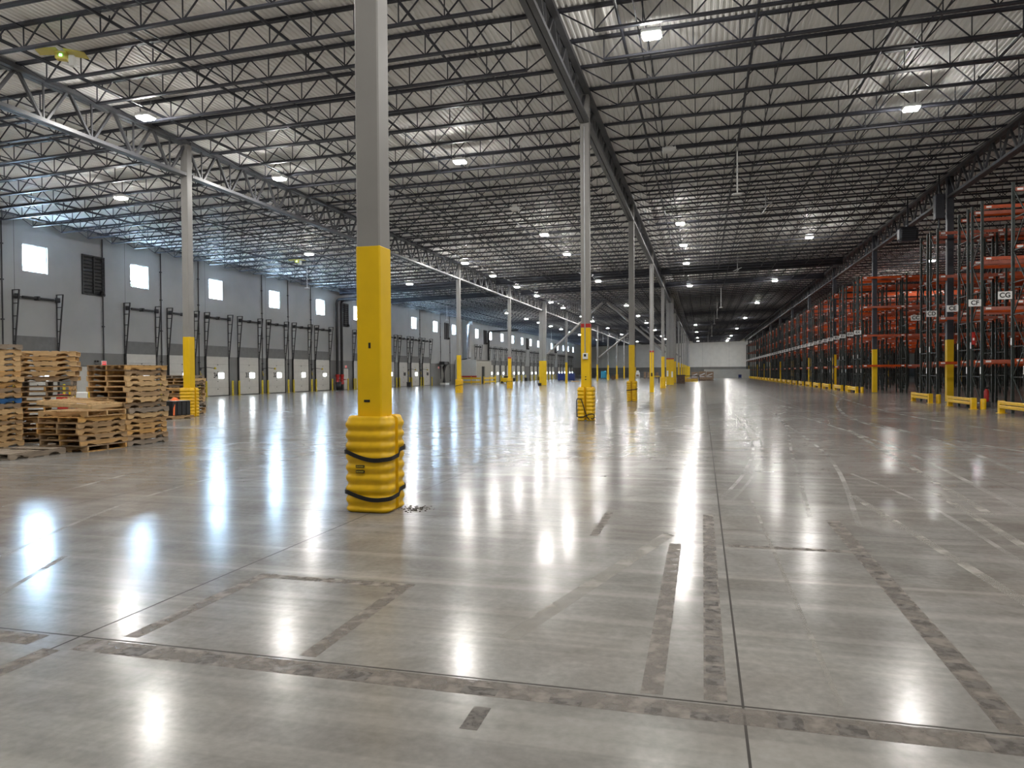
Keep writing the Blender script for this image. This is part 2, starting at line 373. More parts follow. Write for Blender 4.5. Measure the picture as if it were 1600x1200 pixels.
struct(MB().box(XE, XE+.3, YB, YF, -.3, ZT+.5).build('wall_right', M['wall_y']), 'pale side wall beyond the pallet racks', 'wall')
struct(MB().box(XL-.3, XE+.3, YB-.3, YB, -.3, ZT+.5).build('wall_back', M['wall_x']), 'pale end wall behind the viewer', 'wall')
# roof deck: corrugated sheet, ribs running away from the viewer
dk = MB(); x = XL-.2; prof = []
while x < XE+.2:
    z = zdeck(x)
    prof += [(x, z), (x+.055, zdeck(x+.055)), (x+.075, z+.042), (x+.13, z+.042)]; x += .15
vs = [(px, yy, pz) for yy in (YB-.2, YF+.2) for px, pz in prof]; n = len(prof)
dk.add(vs, [(i, i+1, n+i+1, n+i) for i in range(n-1)])
# a second skin so that the roof has thickness
tp = [(XL-.3, zdeck(XL)+.2), (XA, zdeck(XA)+.2), (XM, zdeck(XM)+.2), (XR, zdeck(XR)+.2), (XE+.3, zdeck(XE)+.2)]
dk.add([(px, yy, pz) for yy in (YB-.3, YF+.3) for px, pz in tp], [(i, i+1, 5+i+1, 5+i) for i in range(4)])
struct(dk.build('ceiling', M['deck']), 'white corrugated metal roof deck above the steel joists', 'ceiling')

# windows
for i, y in enumerate(WIN_Y):
    w = empty(f'window_{i+1}', (XL-.12, y, (WZ0+WZ1)/2)); hz = (WZ1-WZ0)/2
    f = MB(); t = .05
    f.box(-.05, .05, -WHW, -WHW+t, -hz, hz); f.box(-.05, .05, WHW-t, WHW, -hz, hz); f.box(-.05, .05, -WHW+t, WHW-t, -hz, -hz+t); f.box(-.05, .05, -WHW+t, WHW-t, hz-t, hz)
    f.build('window_frame', M['galv'], w)
    MB().box(-.006, .006, -WHW+t, WHW-t, -hz+t, hz-t).build('pane', M['glass'], w)
    struct(w, f'bright square clerestory window, {nth(i+1)} from the near end of the dock wall', 'window')
# a tree outside the second window
tr = empty('tree', (-40.5, 43.9, 0)); tm = MB(); tm.lathe([(.2, 0), (.16, 4), (.08, 8.2)], n=8); tm.build('trunk', M['darkwood'], tr)
lf = MB()
for k in range(900):
    a = random.uniform(0, 2*PI); r = 1.5*math.sqrt(random.random()); z = random.uniform(4.5, 8.5); r *= (1.25-(z-4.5)/4.6)
    p = Vector((r*math.cos(a), r*math.sin(a), z)); d = Vector((random.uniform(-1, 1), random.uniform(-1, 1), random.uniform(-1, 1))).normalized()*.16; e = d.cross(Vector((0.3, .5, 1))).normalized()*.07
    lf.add([p-d, p+e, p+d, p-e], [(0, 1, 2, 3)])
lf.build('foliage', M['leaf'], tr); tag(tr, 'green treetop outside, seen through the second dock wall window', 'tree', kind='thing')

# louvers beside the windows
lp = empty('wall_louver'); MB().box(0, .03, -.74, .74, 0, 2.2).build('back_panel', M['black'], lp)
b = MB(); b.box(0, .1, -.78, -.72, -.04, 2.24); b.box(0, .1, .72, .78, -.04, 2.24); b.box(0, .1, -.78, .78, 2.18, 2.24); b.box(0, .1, -.78, .78, -.04, .02); b.box(0, .1, -.02, .02, 0, 2.2); b.build('louver_frame', M['track'], lp)
b = MB()
for k in range(11): b.bar((.055, -.72, .1+.2*k), (.055, .72, .1+.2*k), .09, .02, ref=(1, 0, 1.2))
b.build('slat', M['track'], lp)
b = MB(); b.lathe([(0, 0), (.12, 0), (.12, .22), (0, .22)], .22, .45, 12); b.box(.08, .3, .3, .6, .0, .06); b.build('actuator', M['black'], lp)
LP = Proto(lp)
for i, y in enumerate((34.2, 64.4, 93.6, 111.8, 140.8, 169.3)):
    LP.put((XL, y, 6.2), label=f'dark slatted wall louver, {nth(i+1)} from the near end of the dock wall', cat='louver', group='louvers on the dock wall')

# ------------------------------------------------------------------ dock doors
DOOR_Y = [30.44, 37.78, 41.42, 45.1, 48.84, 52.57, 56.34, 60.05, 67.4, 71.1, 74.85, 78.62, 82.23, 85.93, 107.6]
y = 115.0
while y < 193:
    if min(abs(y-140.55), abs(y-169.75)) > 1: DOOR_Y.append(y)
    y += 3.65
DW = 1.22
dr = empty('door_1')
b = MB()
for k in range(5): b.bbox(.02, .075, -DW, DW, .05+.56*k, .05+.56*(k+1)-.006, .006)
b.build('door_panel', M['door'], dr)
b = MB()
for k in range(4): b.lathe([(0, 0), (.03, 0), (.03, .02), (0, .02)], n=8)
b = MB()
for z in (2.25, 1.75, 1.05, .5): b.box(.075, .09, -.03, .03, z-.03, z+.03)
b.build('latch_plate', M['black'], dr)
b = MB(); b.box(0.0, .05, -DW-.04, DW+.04, 2.85, 3.62); b.build('door_header', M['header'], dr)
b = MB(); b.box(0, .1, -DW-.12, -DW-.01, 0, 2.85); b.box(0, .1, DW+.01, DW+.12, 0, 2.85); b.box(0, .09, -DW, DW, 0, .05); b.build('door_seal', M['black'], dr)
for s in (-1, 1):
    b = MB(); yy = s*(DW+.08)
    b.bar((.03, yy, 2.7), (.03, yy, 5.95), .05, .05); b.bar((.10, yy, 2.7), (.46, yy, 5.95), .06, .05, ref=(0, 1, 0))
    for z in (3.3, 3.95, 4.6, 5.25, 5.93): b.bar((.02, yy, z), (.10+.36*(z-2.7)/3.25+.02, yy, z), .04, .04)
    b.build('lift_track', M['track'], dr)
b = MB(); b.tube([(.16, -DW-.1, 5.62), (.16, DW+.1, 5.62)], .025); b.tube([(.16, -DW+.35, 5.62), (.16, -.08, 5.62)], .065, 10); b.tube([(.16, .08, 5.62), (.16, DW-.25, 5.62)], .065, 10); b.box(.0, .3, -.05, .05, 5.52, 5.72)
for s in (-1, 1): b.lathe([(0, 5.5), (.13, 5.5), (.13, 5.75), (0, 5.75)], .2, s*(DW-.02), 10)
b.build('spring_shaft', M['track'], dr)
DR = Proto(dr); nums = {3: '34', 4: '33', 5: '32'}
vis_mesh = None
for i, y in enumerate(DOOR_Y):
    r, _ = DR.put((XL+.001, y, 0)); r.name = f'door_{i+1}'
    extra = f' numbered {nums[i]}' if i in nums else ''
    struct(r, f'cream sectional dock door{extra} with tall lift tracks, {nth(i+1)} along the left wall', 'door')
    lit = i not in (11, 13)
    v = MB(); v.bbox(.0, .03, -.29, .29, -.19, .19, .01); o = v.build('vision_window', M['vision'] if lit else M['black'], r); o.location = (.072, .37, 1.47)
    if i == 7: o.scale = (1, .95, .6)
    if i in nums: text('door_number', nums[i], .52, (.078, -.22, 1.48), (PI/2, 0, PI/2), r, M['lettering'])
# personnel doors and exit signs
for i, y in enumerate((33.4, 64.58)):
    d = empty(f'door_{len(DOOR_Y)+1+i}', (XL+.001, y, 0))
    MB().bbox(.01, .06, -.48, .48, .02, 2.05, .008).build('door_leaf', M['door'], d)
    b = MB(); b.box(0, .08, -.56, -.49, 0, 2.13); b.box(0, .08, .49, .56, 0, 2.13); b.box(0, .08, -.56, .56, 2.06, 2.13); b.build('door_frame', M['header'], d)
    MB().tube([(.06, .36, 1.0), (.11, .36, 1.0), (.11, .24, 1.0)], .014).build('door_handle', M['galv'], d)
    struct(d, ('plain exit door in the dock wall behind the pallet stacks', 'plain exit door beside the pair of black riser pipes')[i], 'door')
for y, z, lab in ((34.88, 2.26, 'red lit exit sign above the pallet stacks'), (64.6, 2.24, 'red lit exit sign beside the black riser pipes'), (90.4, 2.3, 'small red exit sign beside the grey bent duct')):
    e = empty('exit_sign', (XL, y, z)); MB().bbox(0, .05, -.19, .19, -.14, .14, .01).build('sign_case', M['white'], e)
    MB().box(.05, .055, -.15, .15, -.1, .1).build('sign_face', M['exit'], e)
    text('lettering', 'EXIT', .15, (.058, 0, 0), (PI/2, 0, PI/2), e, M['white']); tag(e, lab, 'exit sign')
b = empty('emergency_light', (XL, 34.35, 2.26)); MB().bbox(0, .08, -.13, .13, -.06, .06, .01).build('battery_case', M['header'], b)
for s in (-1, 1): MB().lathe([(0, .06), (.055, .06), (.05, .15), (0, .15)], .04, s*.09, 10).build('lamp_head', M['black'], b)
tag(b, 'small twin-head emergency light left of the red exit sign', 'light')
# yellow track guards
tg = MB(); tg.lathe([(.075, 0), (.075, 1.02), (.06, 1.08), (0, 1.1)], n=12); tg.box(-.14, .14, -.14, .14, 0, .015)
g0 = tg.build('track_guard', M['bollard']); gused = False
for i, y in enumerate(DOOR_Y):
    for s, side in ((-1, 'near'), (1, 'far')):
        o = g0 if not gused else g0.copy()
        if gused: COL.objects.link(o)
        gused = True; o.location = (XL+.24, y+s*(DW+.26), 0)
        tag(o, f'yellow post guarding the {side} side of the {nth(i+1)} dock door from the near end', 'bollard', 'yellow track guards at the dock doors')
for y, lab in ((63.75, 'yellow bollard left of the exit door by the riser pipes'), (65.4, 'yellow bollard right of the exit door by the riser pipes')):
    o = g0.copy(); COL.objects.link(o); o.location = (XL+.7, y, 0); tag(o, lab, 'bollard', 'bollards at the exit door')
# conduits on the wall
for i, (y, z0) in enumerate(((28.55, .4), (34.85, 2.44), (39.55, 1.0), (43.15, 1.1), (50.65, 1.0), (54.4, .6), (58.1, 1.1), (83.9, 1.0), (91.2, .8), (94.9, .6), (100.8, 3.5))):
    c = empty('conduit', (XL, y, 0)); MB().tube([(.06, 0, z0), (.06, 0, 9.5)], .035, 6).build('pipe', M['track'], c)
    b = MB()
    for z in (2.4, 4.4, 6.4, 8.2): b.box(0, .11, -.07, .07, z-.03, z+.03) if z > z0 else None
    b.build('pipe_clamp', M['track'], c)
    if i % 2 and i != 1: MB().bbox(.0, .14, -.09, .09, z0-.2, z0+.02, .01).build('switch_box', M['header'], c)
    tag(c, f'thin dark conduit running up the dock wall, {nth(i+1)} from the near end', 'conduit', 'conduits on the dock wall')
# swing-arm dock lamps
for i, y in enumerate((43.3, 50.7, 58.2, 80.2, 84.1)):
    c = empty('dock_light', (XL, y, 1.95)); MB().bbox(0, .08, -.06, .06, -.1, .1, .01).build('wall_bracket', M['track'], c)
    MB().tube([(.06, 0, .05), (.35, .2, .12), (.6, .75, .05)], .022, 6).build('arm', M['black'], c)
    b = MB(); b.lathe([(.0, -.02), (.09, -.02), (.06, .12), (0, .13)], .62, .8, 10); b.build('lamp_head', M['bollard'], c)
    b = MB(); b.tube([(.08, -.1, -.15), (.1, -.12, -.4), (.09, -.02, -.55), (.08, .05, -.3)], .018, 6); b.build('cable', M['bollard'], c)
    tag(c, f'swing-arm dock light on the wall post, {nth(i+1)} from the near end', 'light', 'swing-arm dock lights')
# black riser pipes
for y, lab in ((62.3, 'left of the two tall black riser pipes on the dock wall'), (63.2, 'right of the two tall black riser pipes on the dock wall')):
    c = empty('riser_pipe', (XL+.35, y, 0)); MB().tube([(0, 0, 0), (0, 0, 8.3), (.05, 0, 8.5), (.25, 0, 8.62), (3.2, 0, 8.75)], .13, 10).build('pipe', M['black'], c)
    b = MB(); b.lathe([(.2, .55), (.2, .75), (.16, .8), (.16, 1.25), (.2, 1.3), (.2, 1.5)], n=12); b.build('valve_body', M['red'], c)
    b = MB(); b.tube([(.12, 0, 1.0), (.36, 0, 1.0)], .04, 8); b.lathe([(.16, .98), (.19, 1.0), (.16, 1.02)], .38, 0, 14); b.build('hand_wheel', M['red'], c); tag(c, lab, 'pipe')
b = empty('black_bin', (XL+.75, 61.75, 0)); MB().lathe([(0, 0), (.22, 0), (.27, .75), (.25, .75), (.2, .05)], n=14).build('bin_body', M['black'], b); MB().lathe([(.29, .72), (.29, .78), (.26, .78)], n=14).build('rim', M['track'], b); tag(b, 'black drum-shaped bin at the foot of the riser pipes', 'bin')
c = empty('riser_pipe', (XL+.3, 112.9, 0)); MB().tube([(0, -.2, 0), (0, -.2, 8.0), (.3, -.2, 8.3), (5, -.2, 8.4)], .14, 8).build('pipe', M['black'], c); MB().tube([(0, .3, 0), (0, .3, 8.4), (.2, .8, 8.4), (.2, 6, 8.5)], .12, 8).build('pipe', M['black'], c); tag(c, 'twin black riser pipes beyond the office box', 'pipe')
for i, (y, s) in enumerate(((77.9, .45), (135.1, .5), (147.6, .6), (152.5, .5), (126, .5))):
    b = empty('black_box', (XL+1.1, y, 0)); MB().bbox(-s/2, s/2, -s/2, s/2, 0, s*1.1, .02).build('box_body', M['black'], b); MB().bbox(-s/2-.02, s/2+.02, -s/2-.02, s/2+.02, s*1.1, s*1.1+.05, .01).build('lid', M['track'], b)
    tag(b, f'small black box on the floor by the dock wall, {nth(i+1)} from the near end', 'box', 'black boxes at the dock doors')

# ------------------------------------------------------------------ roof steel
JS = DY/9.0
def joist_mesh(L, dz, lod):
    """open web joist from (0,0,0) to (L,0,dz); z is the deck underside"""
    z = lambda x: dz*x/L
    D = .66; e = 1.05
    t = MB(); bt = MB(); w = MB()
    for s in (-.035, .035): t.bar((.05, s, z(.05)-.035), (L-.05, s, z(L-.05)-.035), .055, .07)
    for s in (-.03, .03): bt.bar((e, s, z(e)-D+.03), (L-e, s, z(L-e)-D+.03), .05, .055)
    n = int(round((L-2*e)/1.2)); p = (L-2*e)/n
    for i in range(n+1):
        xb = e+i*p
        w.bar((xb, 0, z(xb)-D+.03), (xb, 0, z(xb)-.04), .024, .024)
        for s in (-1, 1):
            xt = xb+s*p/2
            if i == 0 and s < 0: xt = .15
            if i == n and s > 0: xt = L-.15
            w.bar((xb, 0, z(xb)-D+.03), (xt, 0, z(xt)-.04), .03, .03)
    return t, bt, w
BAYS = [('left of the left columns', XL+.02, XA-.0, 15.0), ('between left and middle columns', XA, XM, 11.0), ('between middle and right columns', XM, XR, 15.5), ('over the pallet racks', XR, XS, 27.0)]
stuffJ = MB()
for name, xa, xb, ys in BAYS:
    L = xb-xa; za, zb = zdeck(xa), zdeck(xb)
    t, bt, w = joist_mesh(L, zb-za, 0)
    k0 = math.ceil((ys-Y0)/JS); whole = MB()
    for q in (t, bt, w): whole.add(q.v, q.f)
    pe = empty('roof_joist'); t.build('top_chord', M['steel'], pe); bt.build('bottom_chord', M['steel'], pe); w.build('web', M['steel'], pe); P1 = Proto(pe)
    far = whole.build('roof_joist', M['steel']); fused = False
    cnt = 0; k = k0
    while Y0+k*JS < YF-.5:
        y = Y0+k*JS; cnt += 1
        lab = f'open-web roof joist, {nth(cnt)} from the near end, {name}'
        if y < 36: P1.put((xa, y, za), label=lab, cat='joist', group='roof joists '+name, kind='thing')
        elif cnt <= 75:
            o = far if not fused else far.copy()
            if fused: COL.objects.link(o)
            fused = True; o.location = (xa, y, za); tag(o, lab, 'joist', 'roof joists '+name, 'thing')
        else: stuffJ.add([(vx+xa, vy+y, vz+za) for vx, vy, vz in whole.v], whole.f)
        k += 1
tag(stuffJ.build('roof_joist', M['steel']), 'mass of small dark roof joists at the far end of the ceiling', 'joist', kind='stuff')
# girders along the column rows
def girder_parts(D):
    t = MB(); b = MB(); w = MB(); L = DY
    for s in (-1, 1): t.box(s*.10-.085, s*.10+.085, 0.02, L-.02, -.10-.12, -.10)
    for s in (-1, 1): b.box(s*.082-.068, s*.082+.068, .16, L-.16, -.1-D, -.1-D+.11)
    for i in range(9):
        ya = i*JS; ym = ya+JS/2; yb = ya+JS; zt = -.2; zb = -.1-D+.06
        w.bar((0, ya+.06, zt), (0, ym-.04, zb), .09, .07); w.bar((0, yb-.06, zt), (0, ym+.04, zb), .09, .07)
        w.bar((0, ym, zt), (0, ym, zb), .04, .05)
    return t, b, w
for X, D, nm, kk in ((XA, 1.27, 'left', range(-1, 13)), (XM, 1.0, 'middle', range(-1, 13)), (XR, 1.12, 'right', range(0, 13)), (XS, 1.12, 'rack-side', range(2, 8))):
    pe = empty('roof_girder'); t, b, w = girder_parts(D)
    t.build('top_chord', M['girder'], pe); b.build('bottom_chord', M['girder'], pe); w.build('web', M['girder'], pe); P1 = Proto(pe)
    for i, k in enumerate(kk):
        P1.put((X, Y0+k*DY, zdeck(X)), label=f'grey steel roof girder on the {nm} column row, {nth(i+1)} span from the near end', cat='girder', group=f'roof girders of the {nm} row', kind='thing')
# heavy cross beams
for i, y in enumerate((63.35, 72.6)):
    for (nm, xa, xb, _) in BAYS[:3]:
        b = MB(); za, zb = zdeck(xa)-.35, zdeck(xb)-.35
        b.bar((xa+.1, 0, za), (xb-.2, 0, zb), .06, .5); b.bar((xa+.1, 0, za+.25), (xb-.2, 0, zb+.25), .28, .04); b.bar((xa+.1, 0, za-.25), (xb-.2, 0, zb-.25), .28, .04)
        o = b.build('cross_beam', M['steel']); o.location = (0, y, 0); tag(o, f'heavy dark cross beam, {("nearer", "farther")[i]} of two, {nm}', 'beam', kind='thing')
# bridging lines and sprinkler pipes
n = 0
for (nm, xa, xb, ys) in BAYS[:3]:
    for j, f in enumerate((.14, .38, .62, .86)):
        x = xa+(xb-xa)*f; b = MB(); b.box(x-.015, x+.015, ys-4, YF-.2, zdeck(x)-.61, zdeck(x)-.58); b.box(x+.10, x+.13, ys-4, YF-.2, zdeck(x)-.115, zdeck(x)-.085)
        k = math.ceil((ys-Y0)/JS)
        tag(b.build('joist_bridging', M['steel']), f'thin bracing line crossing the joists, {nth(j+1)} from the left, {nm}', 'bracing', 'joist bracing lines')
    for j, f in enumerate((.11, .33, .56, .79)):
        x = xa+(xb-xa)*f; b = MB(); z = zdeck(x)-.40; b.tube([(x, ys-5, z), (x, YF-.3, z)], .04, 6)
        for q in range(int((YF-ys)/3)): b.tube([(x, ys+q*3.1, z), (x, ys+q*3.1, z+.12)], .02, 5)
        tag(b.build('sprinkler_pipe', M['steel']), f'dark sprinkler pipe under the roof, {nth(j+1)} from the left, {nm}', 'pipe', 'sprinkler pipes')

# ------------------------------------------------------------------ lamps
def snap(y):
    k = math.floor((y-Y0)/JS); f = (y-Y0)/JS-k; f = min(max(f, .24), .76); return Y0+(k+f)*JS
def lens_mb():
    m = MB(); vs = [(-.21, -.17, .03), (.21, -.17, .03), (.21, .17, .03), (-.21, .17, .03), (-.19, -.15, -.025), (.19, -.15, -.025), (.19, .15, -.025), (-.19, .15, -.025)]
    return m.add(vs, [(4, 7, 6, 5), (0, 4, 5, 1), (1, 5, 6, 2), (2, 6, 7, 3), (3, 7, 4, 0)])
lamp = empty('high_bay_lamp')
b = MB(); b.bbox(-.25, .25, -.20, .20, .03, .12, .02); b.box(-.12, .12, -.12, .12, .12, .18)
for k in range(6): b.box(-.225+.09*k-.01, -.225+.09*k+.01, -.17, .17, .12, .15)
b.build('lamp_housing', M['white'], lamp); lens_mb().build('lens', M['lens'], lamp)
for q in (-.2, .2): MB().tube([(q, 0, .12), (q, 0, .8)], .006, 4).build('hanger', M['galv'], lamp)
loff = empty('high_bay_lamp')
for o in kids(lamp):
    if not o.name.startswith('lens'): d = o.copy(); COL.objects.link(d); d.parent = loff
lens_mb().build('lens', M['lensoff'], loff)
LON, LOFF = Proto(lamp), Proto(loff)
ROWS = [(-26.9, 'over the dock doors', [28.8, 45.9, 64, 99.4, 111, 120, 130, 140, 150, 162, 175, 190]), (-17.75, 'by the left columns', [20.1, 27.9, 53.2, 60.9, 69.4, 78.2, 85.9, 93.8, 109, 120, 140, 165, 185, 205]),
        (-9.42, 'left of the middle columns', [27.7, 43.7, 51.4, 67.5, 93.3, 111, 127.3, 150, 175, 192, 206, 211]), (-1.22, 'just right of the middle columns', [18.7, 42.7, 50.1, 58.5, 73.8, 136, 160, 187.6, 208]),
        (6.6, 'beside the racks', [26.2, 49.5, 72.2, 95, 121, 150, 180, 195, 207, 211]), (17.3, 'over the near racks', [63, 76, 110]), (29, 'deep over the racks', [68, 90, 130])]  # some of the farthest lamps are added to brighten the far wall
def lamp_at(X, y):
    z = zdeck(X)-.80; f = (z-CAM_H)/(10.0-CAM_H); return (X*f, y*f, z)
for X, nm, L in ROWS:
    for i, y in enumerate(L): LON.put(lamp_at(X, y), label=f'lit white high-bay lamp {nm}, {nth(i+1)} from the near end', cat='lamp', group='lit high-bay lamps')
for X, y in [(X, y) for X in (-1.22, 6.6) for y in (11.5, 3.8, -6)]+[(14.5, 8), (14.5, 20), (-9.42, 11.5), (-17.75, 11.5), (-17.75, 3.8), (-17.75, -4), (-26.9, 11.5), (-26.9, 19)]:
    LON.put((X, snap(y), zdeck(X)-.80), label='lit white high-bay lamp above and behind the viewer', cat='lamp', group='lit high-bay lamps behind the viewer')
for X, y, nm in ((-1.22, 28.6, 'dark unlit lamp near the middle girder'), (-9.42, 36.6, 'dark unlit lamp left of the middle columns')):
    LOFF.put(lamp_at(X, y), label=nm, cat='lamp')
# yellow winged ceiling units
yu = empty('ceiling_unit')
for s, nm in ((-1, 0), (1, 1)):
    b = MB(); b.bar((s*.08, 0, .16), (s*.56, .0, .10), .40, .02); b.build('wing', M['yellowlamp'], yu)
MB().bbox(-.14, .14, -.1, .1, -.06, .14, .02).build('unit_case', M['yellowlamp'], yu); MB().bbox(.18, .32, -.14, .02, -.22, .05, .02).build('end_box', M['white'], yu)
MB().box(-.03, .03, -.11, -.1, .0, .05).build('led', M['led'], yu)
YU = Proto(yu)
YU.put((-15.6, 14.85, 9.55), .5, 'pale yellow winged ceiling unit with a green light near the left girder', 'ceiling unit')
YU.put((-26.9, 44.3, 9.25), .3, 'pale yellow winged ceiling unit over the dock doors', 'ceiling unit')
# white drop pipes
for i, (x, y, z, nm) in enumerate(((1.3, 29.0, 8.3, 'nearest, right of the middle columns'), (-27.5, 46.6, 7.75, 'beside a lamp over the dock doors'), (1.8, 75.5, 7.95, 'second, right of the middle columns'), (1.7, 90.7, 7.95, 'third, right of the middle columns'),
        (1.7, 111.4, 8.6, 'fourth, right of the middle columns'), (1.6, 134.8, 7.9, 'fifth, right of the middle columns'), (1.2, 170, 6.6, 'farthest, right of the middle columns'), (-28.5, 105.4, 8.2, 'beyond the office box'), (-28.6, 138.7, 7.9, 'far along the dock doors'), (-28.3, 78.2, 7.65, 'in front of the office box'), (-20, 150, 7.9, 'far beyond the left columns'), (-14, 140, 7.9, 'far beside the left columns'))):
    c = empty('drop_pipe', (x, y, 0)); MB().tube([(0, 0, zdeck(x)-.01), (0, 0, z)], .028, 6).build('pipe', M['white'], c)
    MB().bbox(-.16, .16, -.12, .12, z-.04, z+.01, .01).build('end_plate', M['white'], c); tag(c, f'thin white pipe hanging from the roof, {nm}', 'pipe', 'white hanging drop pipes')
for i, (x, y, z) in enumerate(((2.9, 36.2, 9.2), (2.6, 58.0, 9.2))):
    c = empty('hanging_fixture', (x, y, z)); MB().bar((-.3, 0, 0), (.3, 0, .25), .18, .03).build('blade', M['galv'], c); MB().tube([(0, 0, .1), (0, 0, zdeck(x)-z-.01)], .02, 6).build('stem', M['galv'], c)
    MB().bar((.1, 0, .15), (-.2, 0, -.25), .12, .03).build('blade', M['galv'], c); tag(c, f'small grey angled bracket hanging under the joists, {("nearer", "farther")[i]} of two', 'bracket')
# heaters under the right girder
h = empty('unit_heater', (10.55, 42.6, 8.35)); b = MB(); b.bbox(-.45, .45, -.35, .35, 0, .75, .12); b.build('heater_case', M['steel'], h); b = MB()
for k in range(5): b.box(-.4, .4, -.37, -.35, .12+.11*k, .16+.11*k)
b.build('grille', M['black'], h); MB().tube([(0, 0, .75), (0, 0, 2.33)], .04, 6).build('hanger', M['steel'], h); tag(h, 'dark unit heater hanging under the right girder', 'heater')
h = empty('wall_box', (10.72, 37.9, 8.55)); MB().bbox(-.2, .2, -.22, .22, 0, 1.15, .03).build('box_body', M['steel'], h); MB().tube([(0, 0, -.5), (0, 0, 0)], .035, 6).build('pipe', M['steel'], h); MB().tube([(0, 0, 1.15), (0, 0, 2.14)], .035, 6).build('pipe', M['steel'], h); tag(h, 'tall dark box hung beside the near right column', 'box')

# ------------------------------------------------------------------ columns
HW = .14
def column(X, k, nm, order, double=False, red=False, dark=False, extra=''):
    y = Y0+k*DY; c = empty('steel_column', (X, y, 0)); zt = zdeck(X)-.1
    HW = .205 if double else .14
    for s in ((-.212, .212) if double else (0,)):
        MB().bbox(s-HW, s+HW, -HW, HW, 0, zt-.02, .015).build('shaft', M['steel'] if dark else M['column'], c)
        MB().bbox(s-HW-.006, s+HW+.006, -HW-.006, HW+.006, .02, 2.93, .015).build('yellow_sleeve', M['yellow'], c)
        if red: MB().bbox(s-HW-.008, s+HW+.008, -HW-.008, HW+.008, 2.93, 3.05, .01).build('red_band', M['red'], c)
        b = MB(); b.box(s-HW-.005, s+HW+.005, -.22, .22, 0, .02)
        b.build('base_plate', M['column'], c)
        MB().box(s-HW, s+HW, -.25, .25, zt-.02, zt-.0).build('cap_plate', M['girder'], c)
    tag(c, f'{"dark" if dark else "grey"} steel {"double " if double else ""}column with yellow base, {nth(order)} in the {nm} row{extra}', 'column', f'columns of the {nm} row', 'thing')
    return c
cols = {}
for i, k in enumerate(range(0, 14)):
    cols['m', k] = column(XM, k, 'middle', i+1, double=(k in (5,)), red=(k in (1, 3, 5)))
for i, k in enumerate(range(1, 14)):
    cols['l', k] = column(XA, k, 'left', i+1, double=(k == 5), red=(k == 4))
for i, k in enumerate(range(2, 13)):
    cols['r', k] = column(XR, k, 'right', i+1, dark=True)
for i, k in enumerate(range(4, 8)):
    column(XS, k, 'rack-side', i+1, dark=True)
# fittings on columns
c = cols['m', 0]
MB().box(-.06, .01, -HW-.011, -HW-.006, 1.205, 1.232).build('black_label', M['black'], c)
MB().box(-.0, .025, -HW-.011, -HW-.006, 1.80, 1.86).build('black_label', M['black'], c)
c = cols['m', 1]
b = MB(); b.tube([(-.01, -HW-.03, 2.1), (-.01, -HW-.03, 9.2)], .018, 6); b.build('conduit', M['galv'], c)
b = MB(); b.bbox(-.08, .08, -HW-.09, -HW-.006, 1.93, 2.12, .012); b.build('control_box', M['white'], c); MB().box(-.04, .03, -HW-.095, -HW-.09, 2.01, 2.09).build('screen', M['black'], c)
for z in (1.28, 1.36): MB().box(-.02, .02, -HW-.011, -HW-.006, z, z+.03).build('black_label', M['black'], c)
c = cols['m', 3]
MB().box(-.05, .05, -HW-.05, -HW-.006, 1.2, 1.45).build('switch_box', M['black'], c); MB().tube([(0, -HW-.02, 1.45), (0, -HW-.02, 9.0)], .015, 6).build('conduit', M['galv'], c)
c = cols['m', 5]
for s, z in ((-.25, 1.35), (.25, 1.25)): MB().box(s-.12, s+.06, -.235, -.212, z-.35, z+.3).build('notice', M['label'], c)
c = cols['l', 5]
MB().bbox(-.5, -.15, -.56, -.235, .0, .3, .02).build('foot_box', M['black'], c)
# chevron braces
for k, nm in ((5, 'nearer'), (8, 'farther')):
    y = Y0+k*DY; xm = (XA+XM)/2
    for s, xx in ((-1, XA), (1, XM)):
        o = MB().tube([(xx-s*.55 if k == 5 else xx-s*.2, 0, 3.7 if k == 5 else 4.1), (xm+s*.25, 0, 9.6)], .14, 10).build('brace', M['column']); o.location = (0, y+.05, 0)
        tag(o, f'thick grey diagonal brace, {("left", "right")[s > 0]} leg of the {nm} chevron between left and middle columns', 'brace')

